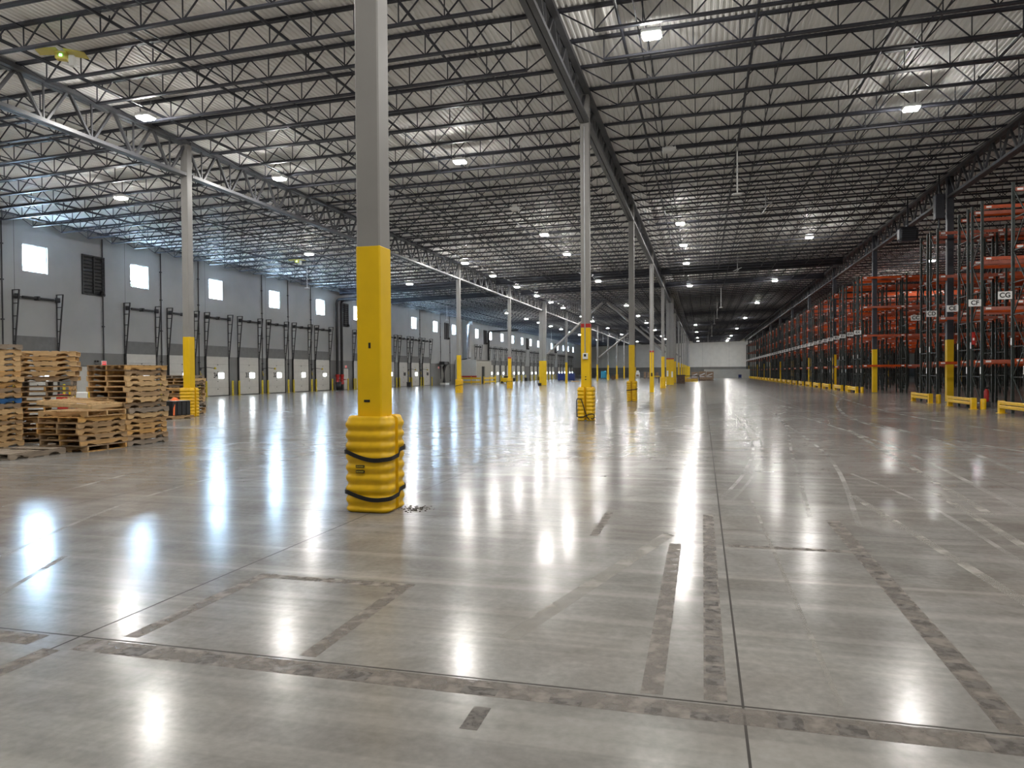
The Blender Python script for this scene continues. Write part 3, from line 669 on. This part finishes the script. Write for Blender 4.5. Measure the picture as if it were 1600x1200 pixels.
# ------------------------------------------------------------------ column guards
def guard_half(H=1.055, hw=.27, r=.11, seam='y', side=1):
    """half of a ribbed plastic protector; plan is a rounded square split at the seam"""
    nz = 72; plan = []
    cs = [(hw-r, hw-r), (-(hw-r), hw-r), (-(hw-r), -(hw-r)), (hw-r, -(hw-r))]
    for q, (cx, cy) in enumerate(cs):
        for k in range(7):
            a = q*PI/2+k*PI/12; plan.append((cx+r*math.cos(a), cy+r*math.sin(a), math.cos(a), math.sin(a)))
    # keep the half with side*axis > 0, cut at the seam
    ax = 1 if seam == 'y' else 0
    P = []
    n = len(plan); dense = []
    for i in range(n):
        a, b = plan[i], plan[(i+1) % n]
        L = math.hypot(b[0]-a[0], b[1]-a[1]); m = max(1, int(L/.04))
        for k in range(m):
            t = k/m; nx = a[2]+(b[2]-a[2])*t; ny = a[3]+(b[3]-a[3])*t; l = math.hypot(nx, ny); dense.append((a[0]+(b[0]-a[0])*t, a[1]+(b[1]-a[1])*t, nx/l, ny/l))
    keep = [p for p in dense if side*p[ax] > .012]
    keep.sort(key=lambda p: math.atan2(-p[0], side*p[1]) if ax == 1 else math.atan2(p[1], side*p[0]))
    m = MB(); vs = []; nn = len(keep)
    for j in range(nz+1):
        z = H*j/nz; u = z/H
        rib = .5+.5*math.cos(2*PI*9*(u-.02)); rib = rib**.7
        edge = 0.0
        if u < .04: edge = -.035*(1-u/.04)**2
        if u > .96: edge = -.045*((u-.96)/.04)**2
        for i, (px, py, nx, ny) in enumerate(keep):
            # ribs flatten out next to the seam flange
            d = abs((px, py)[ax]); fl_ = min(1, max(0, (d-.035)/.05))
            off = edge+(rib-1)*.026*fl_-.012*(1-fl_)
            vs.append((px+nx*off, py+ny*off, z))
    fs = []
    for j in range(nz):
        for i in range(nn-1):
            fs.append((j*nn+i, j*nn+i+1, (j+1)*nn+i+1, (j+1)*nn+i))
    m.add(vs, fs, 0, True)
    # inner wall round the steel and the top and bottom rims
    inner = []
    for (px, py, nx, ny) in keep:
        s = .155/max(abs(px), abs(py)); inner.append((px*s, py*s))
    top = [(vs[nz*nn+i]) for i in range(nn)]; bot = vs[:nn]
    m.add(top+[(x, y, H-.03) for x, y in inner], [(i, i+1, nn+i+1, nn+i) for i in range(nn-1)])
    m.add([(x, y, H-.03) for x, y in inner]+[(x, y, .0) for x, y in inner], [(i, i+1, nn+i+1, nn+i) for i in range(nn-1)])
    for i in (0, nn-1):
        col = [vs[j*nn+i] for j in range(nz+1)]; q = [(inner[i][0], inner[i][1], c[2]) for c in col]
        m.add(col+q, [(j, j+1, nz+1+j+1, nz+1+j) for j in range(nz)])
    return m
def strap(zfun, hw=.27, r=.11, w=.045, off=.008):
    m = MB(); pts = []
    cs = [(hw-r, hw-r), (-(hw-r), hw-r), (-(hw-r), -(hw-r)), (hw-r, -(hw-r))]
    for q, (cx, cy) in enumerate(cs):
        for k in range(9):
            a = q*PI/2+k*PI/16; pts.append((cx+(r+off)*math.cos(a), cy+(r+off)*math.sin(a)))
        nx, ny = cs[(q+1) % 4]; a = (q+1)*PI/2
        p = pts[-1]; e = (nx+(r+off)*math.cos(a), ny+(r+off)*math.sin(a))
        for k in range(1, 8): pts.append((p[0]+(e[0]-p[0])*k/8, p[1]+(e[1]-p[1])*k/8))
    n = len(pts); vs = []
    for (x, y) in pts:
        z = zfun(x, y); l = math.hypot(x, y); s = (l+.006)/l
        vs += [(x, y, z-w/2), (x*s, y*s, z-w/2), (x*s, y*s, z+w/2), (x, y, z+w/2)]
    fs = []
    for i in range(n):
        j = (i+1) % n
        for a in range(4): b_ = (a+1) % 4; fs.append((4*i+a, 4*j+a, 4*j+b_, 4*i+b_))
    return m.add(vs, fs, 0, False)
GH = {}
def guard(X, k, seam, lab, straps=()):
    g = empty('column_guard', (X, Y0+k*DY, 0))
    for s in (-1, 1):
        if (seam, s) not in GH: GH[seam, s] = guard_half(seam=seam, side=s).build('half_shell', M['guard'], g)
        else:
            d = GH[seam, s].copy(); COL.objects.link(d); d.parent = g
    for z in straps: strap(z).build('strap', M['black'], g)
    tag(g, lab, 'column guard', 'ribbed yellow column guards'); return g
g = guard(XM, 0, 'y', 'ribbed yellow plastic guard with two black straps round the nearest middle column',
      (lambda x, y: .665-.085*math.sin(max(0, min(1, (x+.2)/.40))*PI*.62)*(1 if y < 0 else .3)+(.10*(y+.27)*(1 if x > 0 else 0)),
       lambda x, y: .225-.075*math.sin(max(0, min(1, (x+.2)/.40))*PI*.62)*(1 if y < 0 else .3)+(.08*(y+.27)*(1 if x > 0 else 0))))
for z in (.497, .440):
    b = MB(); b.box(-.105, -.005, -.276, -.262, z, z+.026); b.build('warning_sticker', M['black'], g)
    b = MB()
    for q in range(8): b.box(-.098+q*.011, -.091+q*.011, -.2775, -.276, z+.008, z+.018)
    b.build('sticker_print', M['bollard'], g)
g = guard(XM, 1, 'x', 'ribbed yellow guard with a looped black hose round the second middle column')
MB().tube([(-.27, -.2, .15), (-.275, -.25, .35), (-.28, -.24, .62), (-.24, -.285, .70), (-.12, -.30, .68), (-.06, -.30, .5), (0, -.30, .28), (.06, -.30, .12), (.14, -.295, .04)], .016, 8).build('hose', M['black'], g)
MB().tube([(-.28, -.22, .14), (-.2, -.295, .12), (-.05, -.30, .13), (.1, -.30, .2), (.22, -.295, .22), (.28, -.24, .18), (.285, -.2, .12), (.25, -.27, .06), (.18, -.295, .08)], .016, 8).build('hose', M['black'], g)
guard(XM, 2, 'x', 'ribbed yellow guard with one black strap round the third middle column', (lambda x, y: .60+.12*x,))
guard(XM, 4, 'y', 'ribbed yellow guard round the fifth middle column')
guard(XA, 1, 'y', 'ribbed yellow guard round the left column beside the pallet stacks')
guard(XA, 3, 'y', 'ribbed yellow guard with a black strap round the left column before the office', (lambda x, y: .58+.2*x,))
guard(XA, 4, 'y', 'ribbed yellow guard with a black strap round the red-banded left column', (lambda x, y: .7,))
for k, X, nm in ((9, XA, 'far left column beside the blue wrapped load'), (10, XA, 'far left column before the dark railing')):
    b = guard(X, k, 'x', f'ribbed yellow guard round the {nm}')

# debris beside the near guard
b = MB()
for q in range(70):
    x = XM+.3+random.gauss(.14, .09); y = Y0+.02+random.gauss(.05, .1); s = random.uniform(.004, .012); b.box(x, x+s*2, y, y+s, 0, s)
tag(b.build('debris', M['tapedark']), 'scatter of small crumbs on the floor beside the nearest column guard', 'debris', kind='stuff')

# ------------------------------------------------------------------ pallets
PW, PL, PH = 1.016, 1.22, .116
def pallet_proto(wood, seed, gaps=()):
    rnd = random.Random(seed); r = empty('wooden_pallet')
    for i, y in enumerate((-PW/2+.02, 0, PW/2-.02)):
        m = MB(); th = .038; z0, z1 = .014, .102; prof = [(-PL/2, z0), (-.46, z0), (-.44, z0+.034), (-.24, z0+.034), (-.22, z0), (.22, z0), (.24, z0+.034), (.44, z0+.034), (.46, z0), (PL/2, z0), (PL/2, z1), (-PL/2, z1)]
        n = len(prof); vs = [(x, y+s*th/2, z) for s in (-1, 1) for x, z in prof]
        quads = [(11, 0, 1), (11, 1, 2), (11, 2, 3), (11, 3, 4), (11, 4, 5), (11, 5, 10), (10, 5, 6), (10, 6, 7), (10, 7, 8), (10, 8, 9)]
        fs = [q for q in quads]+[tuple(n+k for k in q[::-1]) for q in quads]+[(k, (k+1) % n, n+(k+1) % n, n+k) for k in range(n)]
        m.add(vs, fs); m.build('stringer', wood, r)
    t = MB(); n = 7; bw = .132
    for k in range(n):
        if k in gaps: continue
        x = -PL/2+bw/2+(PL-bw)*k/(n-1)+rnd.uniform(-.012, .012); e = rnd.uniform(-.012, .012)
        t.bbox(x-bw/2, x+bw/2, -PW/2+e, PW/2+e, .102, .116, .002)
    t.build('top_deck', wood, r)
    t = MB()
    for x in (-PL/2+.07, -.17, .17, PL/2-.07):
        t.bbox(x-.055, x+.055, -PW/2, PW/2, 0, .014, .002)
    t.build('bottom_deck', wood, r)
    return Proto(r)
PAL = [pallet_proto(M['wood'], 1), pallet_proto(M['wood'], 2, (3,)), pallet_proto(M['wood'], 3, (1,)), pallet_proto(M['wood'], 4)]
PNEW = pallet_proto(M['newwood'], 5); POLD = pallet_proto(M['oldwood'], 6, (4,)); PBLUE = pallet_proto(M['bluewood'], 7)
rp = random.Random(11)
def stack(cx, cy, n, rot, nm, turn=0.0, special={}, jit=.035, z0=0.0):
    for i in range(n):
        P = special.get(i) or rp.choice(PAL+[PNEW]+([POLD] if rp.random() < .6 else []))
        kind = 'blue-painted' if P is PBLUE else 'grey weathered' if P is POLD else 'fresh pine' if P is PNEW else 'worn wooden'
        rz = rot+rp.uniform(-.02, .02)+(PI/2 if rp.random() < turn else 0)
        P.put((cx+rp.uniform(-jit, jit), cy+rp.uniform(-jit, jit), z0+i*(PH+.0006)), rz, f'{kind} pallet, {nth(i+1)} from the floor, {nm}', 'pallet', 'pallets in the '+nm)
H = PI/2
stack(-14.98, 12.0, 19, H, 'tall stack at the left edge', special={8: PBLUE, 18: POLD, 17: PNEW, 16: PNEW})
stack(-14.93, 13.7, 18, .72, 'tall stack beside the leftmost one', turn=.45, special={17: PNEW, 15: PNEW})
stack(-12.42, 12.2, 7, H, 'low front stack under the slatted frame', turn=.15)
stack(-12.42, 13.43, 15, H, 'stack behind the slatted frame', special={10: PNEW, 11: PNEW, 12: PNEW, 8: PNEW})
stack(-19.75, 24.2, 13, H, 'stack partly hidden by the left column', turn=.2)
stack(-18.62+.95, 25.6, 11, H, 'stack behind the left column guard', turn=.2) if False else None
POLD.put((-12.62, 10.86, 0), H+.02, 'grey weathered pallet lying alone on the floor before the stacks', 'pallet')
PAL[0].put((-18.05, 21.35, 0), H-.28, 'wooden pallet on the floor carrying black panels and a teal disc', 'pallet')
PAL[1].put((-20.0, 116, 0), .3, 'brown pallet lying far out on the floor by the left columns', 'pallet')
# slatted frame on the low stack
s = empty('slatted_frame', (-12.36, 12.1, .905), H+.30); s.rotation_euler = (.09, 0, H+.30)
b = MB(); b.bbox(-.62, .62, -.54, -.49, 0, .085, .004); b.bbox(-.62, .62, .49, .54, 0, .085, .004); b.bbox(-.62, -.57, -.49, .49, 0, .085, .004); b.bbox(.57, .62, -.49, .49, 0, .085, .004); b.build('frame', M['newwood'], s)
for k in range(5):
    x = -.44+.22*k; MB().bbox(x-.035, x+.035, -.5, .5, .086, .10, .003).build('slat', M['newwood'], s)
MB().bar((.1, .3, .135), (.6, -.35, .118), .1, .02).build('slat', M['wood'], s)
tag(s, 'fresh pine slatted frame lying on the low pallet stack', 'frame')
# goods on the little pallet
a = H-.28; cx, cy = -18.05, 21.35; ca, sa = math.cos(a), math.sin(a)
def onp(x, y): return (cx+ca*x-sa*y, cy+sa*x+ca*y, .1175)
b = empty('black_crate', onp(.18, -.12), a); MB().bbox(-.34, .34, -.3, .3, 0, .50, .01).build('crate_body', M['black'], b)
for k in range(4): MB().bbox(-.33+.18*k, -.20+.18*k, -.315, -.30, .02, .48, .004).build('panel', M['track'], b)
MB().bbox(-.36, .36, -.32, .32, .50, .515, .004).build('lid', M['galv'], b); tag(b, 'black panelled crate on the small pallet beside the left column guard', 'crate')
b = empty('teal_disc', onp(-.50, -.16), a); m = MB(); n = 20
for (x, r0) in ((0, 1),):
    vs = [(-.0, 0, .27)]; 
prof = [(.0, -.06), (.20, -.06), (.265, -.02), (.27, .03), (.24, .07), (0, .10)]
vs = []; fs = []
for r_, d in prof:
    for k in range(n): vs.append((r_*math.cos(2*PI*k/n), -d, .27+r_*math.sin(2*PI*k/n)))
for i in range(len(prof)-1):
    for k in range(n): fs.append((i*n+k, i*n+(k+1) % n, (i+1)*n+(k+1) % n, (i+1)*n+k))
m.add(vs, fs, 0, True); m.build('disc_body', M['teal'], b); MB().box(-.02, .02, -.12, -.1, .25, .29).build('hub', M['galv'], b); tag(b, 'dark teal round disc standing on edge on the small pallet', 'disc')
b = empty('orange_strip', onp(-.1, -.50), a); MB().bar((-.06, 0, 0.02), (.05, .12, .52), .05, .03).build('strip', M['orange'], b); tag(b, 'orange strip leaning against the black crate', 'strip')
b = empty('orange_hat', onp(.15, -.1), a); b.location.z = .635; MB().lathe([(.16, 0), (.15, .02), (.11, .03), (.09, .09), (0, .11)], n=14).build('crown', M['orange'], b); tag(b, 'small orange dome on top of the black crate', 'dome')
# yellow, red and white gear glimpsed between the stacks
b = empty('floor_machine', (-19.05, 18.5, 0), .5); MB().bbox(-.5, .3, -.28, .28, .12, .62, .06).build('machine_body', M['red'], b); MB().bbox(.0, .34, -.2, .2, .62, 1.02, .03).build('white_panel', M['white'], b)
MB().bbox(-.55, -.3, -.18, .18, .62, .95, .03).build('tank', M['red'], b); MB().bbox(-.18, -.02, -.25, .02, .62, 1.12, .03).build('yellow_post', M['yellow'], b); MB().bbox(.36, .46, -.2, .0, .1, 1.15, .03).build('yellow_post', M['yellow'], b)
for x in (-.4, .25):
    for yy in (-.26, .26): MB().tube([(x, yy-.03, .12), (x, yy+.03, .12)], .12, 12).build('wheel', M['black'], b)
tag(b, 'yellow, red and white floor machine glimpsed between the pallet stacks', 'machine')

# ------------------------------------------------------------------ pallet racks
RX, BAY, RD, FLUE, PITCH_R, RY0 = 10.34, 2.72, 1.05, .45, 5.40, 31.35
LV = (1.89, 3.91, 5.81, 7.77)
def frame_mb():
    b = MB()
    for y in (0, RD): b.box(-.045, .045, y-.04, y+.04, .01, 7.95); b.box(-.08, .08, y-.07, y+.07, 0, .01)
    zs = [.25, 1.25, 2.3, 3.4, 4.5, 5.6, 6.7, 7.7]
    for i in range(len(zs)-1):
        a, c = ((.03, RD-.03) if i % 2 == 0 else (RD-.03, .03)); b.bar((0, a, zs[i]), (0, c, zs[i+1]), .03, .035)
        b.bar((0, .03, zs[i]), (0, RD-.03, zs[i]), .03, .03)
    return b
def beam_mb(y, s):
    b = MB(); b.box(.05, BAY-.05, y-.025, y+.025, -.13, 0)
    b.box(.045, .055, y-.035, y+.035, -.2, .03); b.box(BAY-.055, BAY-.045, y-.035, y+.035, -.2, .03)
    for x in (.12, BAY-.32): b.box(x, x+.18, y-.028, y-.025, -.10, -.03, 1)
    return b
fr0 = frame_mb(); bfr = beam_mb(-.02, 1); bbk = beam_mb(RD+.02, 1)
fr_me = fr0.build('upright_frame', M['upright']).data; bf_me = bfr.build('load_beam', [M['beam'], M['label']]).data; bb_me = bbk.build('load_beam', [M['beam'], M['label']]).data
for o in [o for o in COL.objects if o.data in (fr_me, bf_me, bb_me) and o.data is not None]: bpy.data.objects.remove(o)
def inst(name, me, loc, parent):
    o = bpy.data.objects.new(name, me); COL.objects.link(o); o.location = loc; o.parent = parent; return o
farmesh = {}
def rack(y, sign, back):
    nb = int(min(8 if y < 110 else 6, max(1, math.ceil((.40*(y+1)+1.2-RX)/BAY))))
    r = empty('pallet_rack', (RX, y, 0))
    if y < 70:
        for i in range(nb+1): inst('upright_frame', fr_me, (i*BAY, 0, 0), r)
        for i in range(nb):
            for z in LV:
                inst('load_beam', bf_me, (i*BAY, 0, z), r); inst('load_beam', bb_me, (i*BAY, 0, z), r)
        w = MB(); w.box(-.05, -.047, .0-.055, .055, 1.35, 1.62); w.box(-.05, -.047, RD-.055, RD+.055, 2.35, 2.6); w.build('white_tag', M['label'], r)
    else:
        if nb not in farmesh:
            m = MB()
            for i in range(nb+1): m.add([(x+i*BAY, y_, z) for x, y_, z in fr0.v], fr0.f, 2)
            for i in range(nb):
                for z in LV:
                    for q in (bfr, bbk):
                        o = len(m.v); m.v += [(x+i*BAY, y_, zz+z) for x, y_, zz in q.v]
                        for f, mi in zip(q.f, q.mi): m.f.append(tuple(o+k for k in f)); m.mi.append(mi); m.sm.append(False)
            farmesh[nb] = m.build('rack_body', [M['beam'], M['label'], M['upright']]).data
            bpy.data.objects.remove([o for o in COL.objects if o.data == farmesh[nb]][0])
        inst('rack_body', farmesh[nb], (0, 0, 0), r)
    sy = RD if back else 0.0
    p = MB(); p.bbox(-.47, -.04, sy-.05, sy-.04, 3.935, 4.205, .003); sp = p.build('end_sign', M['label'], r)
    text('lettering', sign, .235, (-.255, sy-.052, 4.07), (PI/2, 0, 0), sp, M['lettering'])
    tag(r, f'row of dark green and orange pallet racking that ends at the {sign} sign', 'pallet rack', 'pallet rack rows')
    return r
def sgn(i): return chr(65+i//26)+chr(65+i % 26)
gd = empty('rack_guard')
for y in (0, 2.72):
    b = MB(); b.bbox(-.09, .09, y-.09, y+.09, 0, .44, .012); b.box(-.13, .13, y-.13, y+.13, 0, .012); b.build('guard_post', M['guard'], gd)
for z in (.17, .31): MB().bbox(-.10, -.02, .09, 2.63, z, z+.115, .02).build('guard_rail', M['guard'], gd)
GD = Proto(gd)
pp0 = MB(); pp0.lathe([(.10, 0), (.10, .38), (.08, .41), (0, .41)], n=14); pp = pp0.build('post_protector', M['guard']); pused = False
for k in range(-1, 29):
    if k in (2, 3): continue
    y = RY0+k*PITCH_R; s1, s2 = sgn(59-2*(k+1)), sgn(58-2*(k+1))
    if k >= 0: rack(y, s1, False)
    rack(y+RD+FLUE, s2, True)
    GD.put((10.0, y-.18, 0), 0, f'low yellow double-rail guard at the end of the rack pair signed {s1}' if k >= 0 else 'low yellow double-rail guard at the nearest rack end signed CG', 'rack guard', 'yellow rack end guards')
    if k >= 0:
        o = pp if not pused else pp.copy()
        if pused: COL.objects.link(o)
        pused = True; o.location = (RX-.02, y-.22, 0); tag(o, f'short yellow post protector before the near upright of rack {s1}', 'post protector', 'yellow upright protectors')
# extinguisher in the aisle end and red sign
b = empty('fire_extinguisher', (11.05, 33.0, .22)); MB().lathe([(0, 0), (.085, 0), (.09, .05), (.09, .42), (.05, .5), (.025, .52)], n=12).build('cylinder', M['red'], b); MB().bbox(-.03, .1, -.02, .02, .52, .58, .008).build('valve_handle', M['black'], b); MB().tube([(.02, 0, .55), (-.12, 0, .5), (-.13, 0, .2)], .012, 6).build('hose', M['black'], b)
MB().bbox(-.12, .12, -.12, .12, -.22, 0, .01).build('stand', M['track'], b); tag(b, 'red fire extinguisher inside the racks under the CF sign', 'fire extinguisher')
b = empty('hanging_sign', (10.36, RY0+RD-.1, 2.5)); MB().bbox(-.06, .06, -.012, 0, 0, .5, .003).build('sign_plate', M['red'], b); MB().box(-.03, .03, -.015, -.012, .17, .27).build('white_patch', M['label'], b); tag(b, 'narrow red and white vertical sign on a rack upright below CF', 'sign')

# ------------------------------------------------------------------ far end of the hall
struct(MB().bbox(.3, 10.1, 168.0, 168.25, 0, 2.0, .01).build('wall_partition', M['concrete']), 'low pale partition wall near the far end of the racks', 'wall')
o = empty('office_box', (0, 0, 0)); MB().box(-33.95, -30.8, 97, 97.1, 0, 3.4).build('front_panel', M['office'], o)
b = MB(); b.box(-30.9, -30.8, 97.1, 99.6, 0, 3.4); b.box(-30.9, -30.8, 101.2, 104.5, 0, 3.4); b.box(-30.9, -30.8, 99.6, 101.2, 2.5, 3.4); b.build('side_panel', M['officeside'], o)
MB().box(-33.95, -30.8, 97.1, 104.5, 3.3, 3.42).build('roof_panel', M['office'], o); MB().box(-31.05, -30.95, 99.6, 101.2, 0, 2.5).build('doorway_shade', M['black'], o); MB().box(-33.0, -30.75, 96.93, 96.99, .95, 1.15).build('red_stripe', M['red'], o)  # black sheet in the door opening paints the shade of the interior
tag(o, 'pale box office against the dock wall behind a yellow rail', 'office')
c = empty('vent_pipe', (-32.6, 99.0, 3.42)); MB().tube([(0, 0, 0), (0, 0, 5.0), (.3, 0, 5.3), (.7, 0, 5.35)], .28, 12).build('pipe', M['galv'], c); MB().bar((-1, 0, .05), (0.3, 0, .3), .5, .1).build('flashing', M['black'], c); tag(c, 'shiny vertical vent pipe rising from the office roof', 'pipe')
c = MB().bbox(-33.99, -33.3, 100.5, 102.5, 3.45, 9.4, .01).build('wall_duct', M['wall_y']); tag(c, 'tall grey boxed duct on the wall above the office', 'duct')
c = empty('bent_duct', (-33.4, 91.0, 0)); MB().tube([(0, 0, .3), (0, 0, 2.3), (.1, .3, 2.7), (.2, 1.0, 2.9)], .22, 10).build('duct', M['track'], c); MB().bbox(-.35, .35, -.8, .5, 2.7, 3.1, .03).build('hood', M['track'], c); MB().bbox(-.4, .4, -.6, .9, 0, .25, .03).build('base', M['white'], c); MB().tube([(.2, -.5, .2), (.2, -.5, 2.4)], .07, 8).build('duct', M['track'], c); tag(c, 'grey bent duct unit standing by the wall before the office', 'duct')
def rail(name_label, pts, h=1.05, m='yellow', rails=(.3, .8), posts=.1):
    r = empty('guard_rail', (0, 0, 0)); P = [Vector((*p, 0)) for p in pts]
    for p in P: MB().bbox(p.x-posts/2, p.x+posts/2, p.y-posts/2, p.y+posts/2, 0, h, .01).build('post', M[m], r)
    for z in rails:
        b = MB()
        for a, c in zip(P, P[1:]): b.bar((a.x, a.y, z), (c.x, c.y, z), .06, .2 if m == 'yellow' else .05)
        b.build('rail', M[m], r)
    tag(r, name_label, 'guard rail'); return r
rail('yellow double guard rail in front of the office box', [(-32.7, 96.2), (-31.3, 96.2), (-29.95, 96.2)])
rail('yellow double guard rail along the side of the office box', [(-29.5, 96.4), (-29.55, 99.5), (-29.6, 102.5)])
b = empty('yellow_machine', (-28.6, 104.5, 0)); MB().bbox(-.6, .6, -.5, .5, .12, .8, .1).build('machine_body', M['yellow'], b); MB().bbox(-.2, .4, -.3, .3, .8, 1.05, .05).build('cover', M['black'], b)
for x in (-.4, .4): MB().tube([(x, -.55, .15), (x, .55, .15)], .15, 12).build('wheel', M['black'], b)
tag(b, 'yellow wheeled machine at the end of the office guard rail', 'machine')
rail('dark pipe railing across the floor before the far wall', [(-33+2.2*i, 192) for i in range(10)], 1.1, 'track', (.55, 1.07), .06)
def bin_(x, y, w, h, m, lab, cat='bin', name='plastic_bin'):
    b = empty(name, (x, y, 0)); q = MB(); q.bbox(-w/2, w/2, -w/2, w/2, .1, h, .03); q.build('bin_body', M[m], b); MB().bbox(-w/2-.03, w/2+.03, -w/2-.03, w/2+.03, h, h+.06, .01).build('rim', M[m], b)
    for s in (-1, 1): MB().bbox(s*w*.35-.06, s*w*.35+.06, -w/2, w/2, 0, .1, .01).build('foot', M['black'], b)
    tag(b, lab, cat); return b
bin_(-24.6, 128.5, 1.3, 1.35, 'blue', 'blue bin left of a far left column'); bin_(-22.75, 128.2, 1.2, 1.35, 'blue', 'blue bin right of a far left column'); bin_(7.9, 165.8, .65, .75, 'blue', 'small navy bin at the right end of the low partition'); bin_(-27.5, 172, 1.6, .7, 'blue', 'low blue bin far off by the dock doors')
b = empty('wrapped_load', (-22.0, 166, 0)); MB().bbox(-.6, .6, -.55, .55, .12, 1.8, .12).build('wrap', M['cyan'], b); MB().bbox(-.6, .6, -.5, .5, 0, .12, .01).build('pallet_base', M['darkwood'], b); tag(b, 'tall pallet load in light blue wrap at the far end', 'pallet load')
b = empty('leaning_panel', (-23.6, 166.8, 0)); MB().bar((-.35, 0, .02), (.1, 0, 1.35), .9, .06, ref=(1, 0, 0)).build('panel', M['white'], b); tag(b, 'white panel leaning beside the blue wrapped load', 'panel')
b = empty('cable_reel', (-18.28+1.1, 144.9, 0)); MB().tube([(-.1, -.3, .45), (-.1, -.22, .45)], .45, 18).build('flange', M['darkwood'], b); MB().tube([(-.1, .22, .45), (-.1, .3, .45)], .45, 18).build('flange', M['darkwood'], b); MB().tube([(-.1, -.22, .45), (-.1, .22, .45)], .25, 14).build('drum', M['card'], b); tag(b, 'brown reel beside a far left column', 'reel')
b = empty('white_tank', (-15.3, 178, 0)); MB().lathe([(0, 0), (.5, 0), (.52, .3), (.5, 1.3), (.32, 1.55), (.3, 1.85), (0, 1.9)], n=16).build('tank_body', M['white'], b); MB().bbox(-.3, .3, -.56, -.49, .5, .9, .01).build('label', M['card'], b); tag(b, 'white wrapped tank-like load near the far wall', 'tank')
for i, (x, w, h) in enumerate(((-13.6, .5, 1.5), (-12.7, .6, 1.45), (-11.7, .7, 1.55), (-10.7, .6, 1.4))):
    b = empty('cardboard_stack', (x, 178.5, 0)); MB().bbox(-w/2, w/2, -.4, .4, .1, h, .02).build('cardboard', M['card'], b); MB().bbox(-w/2, w/2, -.4, .4, 0, .1, .01).build('pallet_base', M['darkwood'], b); tag(b, f'upright brown cardboard stack near the far wall, {nth(i+1)} from the left', 'cardboard')
b = empty('brown_crate', (-2.75, 97.0, 0)); MB().bbox(-.5, .5, -.45, .45, .12, 1.02, .02).build('crate_body', M['darkwood'], b); MB().bbox(-.56, .56, -.5, .5, 1.02, 1.1, .01).build('lid', M['black'], b); MB().bbox(-.55, .55, -.5, .5, 0, .12, .01).build('pallet_base', M['darkwood'], b); tag(b, 'dark brown crate beside the sixth middle column', 'crate')
b = empty('yellow_cart', (-6.3, 103, 0)); MB().bbox(-.6, .5, -.4, .4, .85, .95, .02).build('cart_top', M['yellow'], b)
for x in (-.5, .4): MB().bbox(x-.05, x+.05, -.35, .35, 0, .85, .01).build('leg', M['black'], b)
tag(b, 'yellow-topped cart left of the fifth middle column', 'cart')
b = empty('work_table', (-1.7, 113, 0)); MB().bbox(-1.25, 1.25, -.5, .5, .84, .93, .01).build('table_top', M['black'], b)
for x in (-1.18, 1.18):
    for yy in (-.42, .42): MB().bbox(x-.05, x+.05, yy-.05, yy+.05, 0, .84, .01).build('leg', M['track'], b)
tag(b, 'black work table far off right of the middle columns', 'table')
b = empty('yellow_guard_stack', (-1.75, 113, 0))
for k in range(3): MB().bbox(-1.05, 1.05, -.3, .3, .02+.15*k, .13+.15*k, .03).build('guard_section', M['guard'], b)
tag(b, 'yellow guard sections piled under the black work table', 'guard sections')
for i, (x, h) in enumerate(((-1.3, 1.45), (-.05, 1.55), (1.2, 1.5))):
    b = empty('boxed_load', (x, 127.5, 0)); MB().bbox(-.58, .58, -.5, .5, .13, h, .03).build('cartons', M['card'], b); MB().bbox(-.6, .6, -.52, .52, 0, .13, .01).build('pallet_base', M['darkwood'], b)
    MB().bar((-.45, -.52, h*.55), (.4, -.52, h*.78), .02, .16).build('white_wrap', M['white'], b); MB().box(-.5, .35, -.515, -.505, h*.38, h*.46).build('white_wrap', M['white'], b)
    tag(b, f'brown carton load with white wrap behind the work table, {nth(i+1)} from the left', 'pallet load')
PAL[2].put((1.1, 133.6, 0), .1, 'far pallet with cartons left of the low partition', 'pallet')
for i, (x, z, w) in enumerate(((.75, .1175, .6), (1.4, .1175, .55), (1.05, .5, .8))):
    b = empty('carton', (x, 133.6, z)); MB().bbox(-w/2, w/2, -.25, .25, 0, .38, .01).build('carton_body', M['card'], b); MB().box(-.03, .03, -.252, .252, .381, .383).build('tape', M['bollard'], b)
    tag(b, ('left lower carton on the far pallet', 'right lower carton on the far pallet', 'top carton on the far pallet')[i], 'carton')
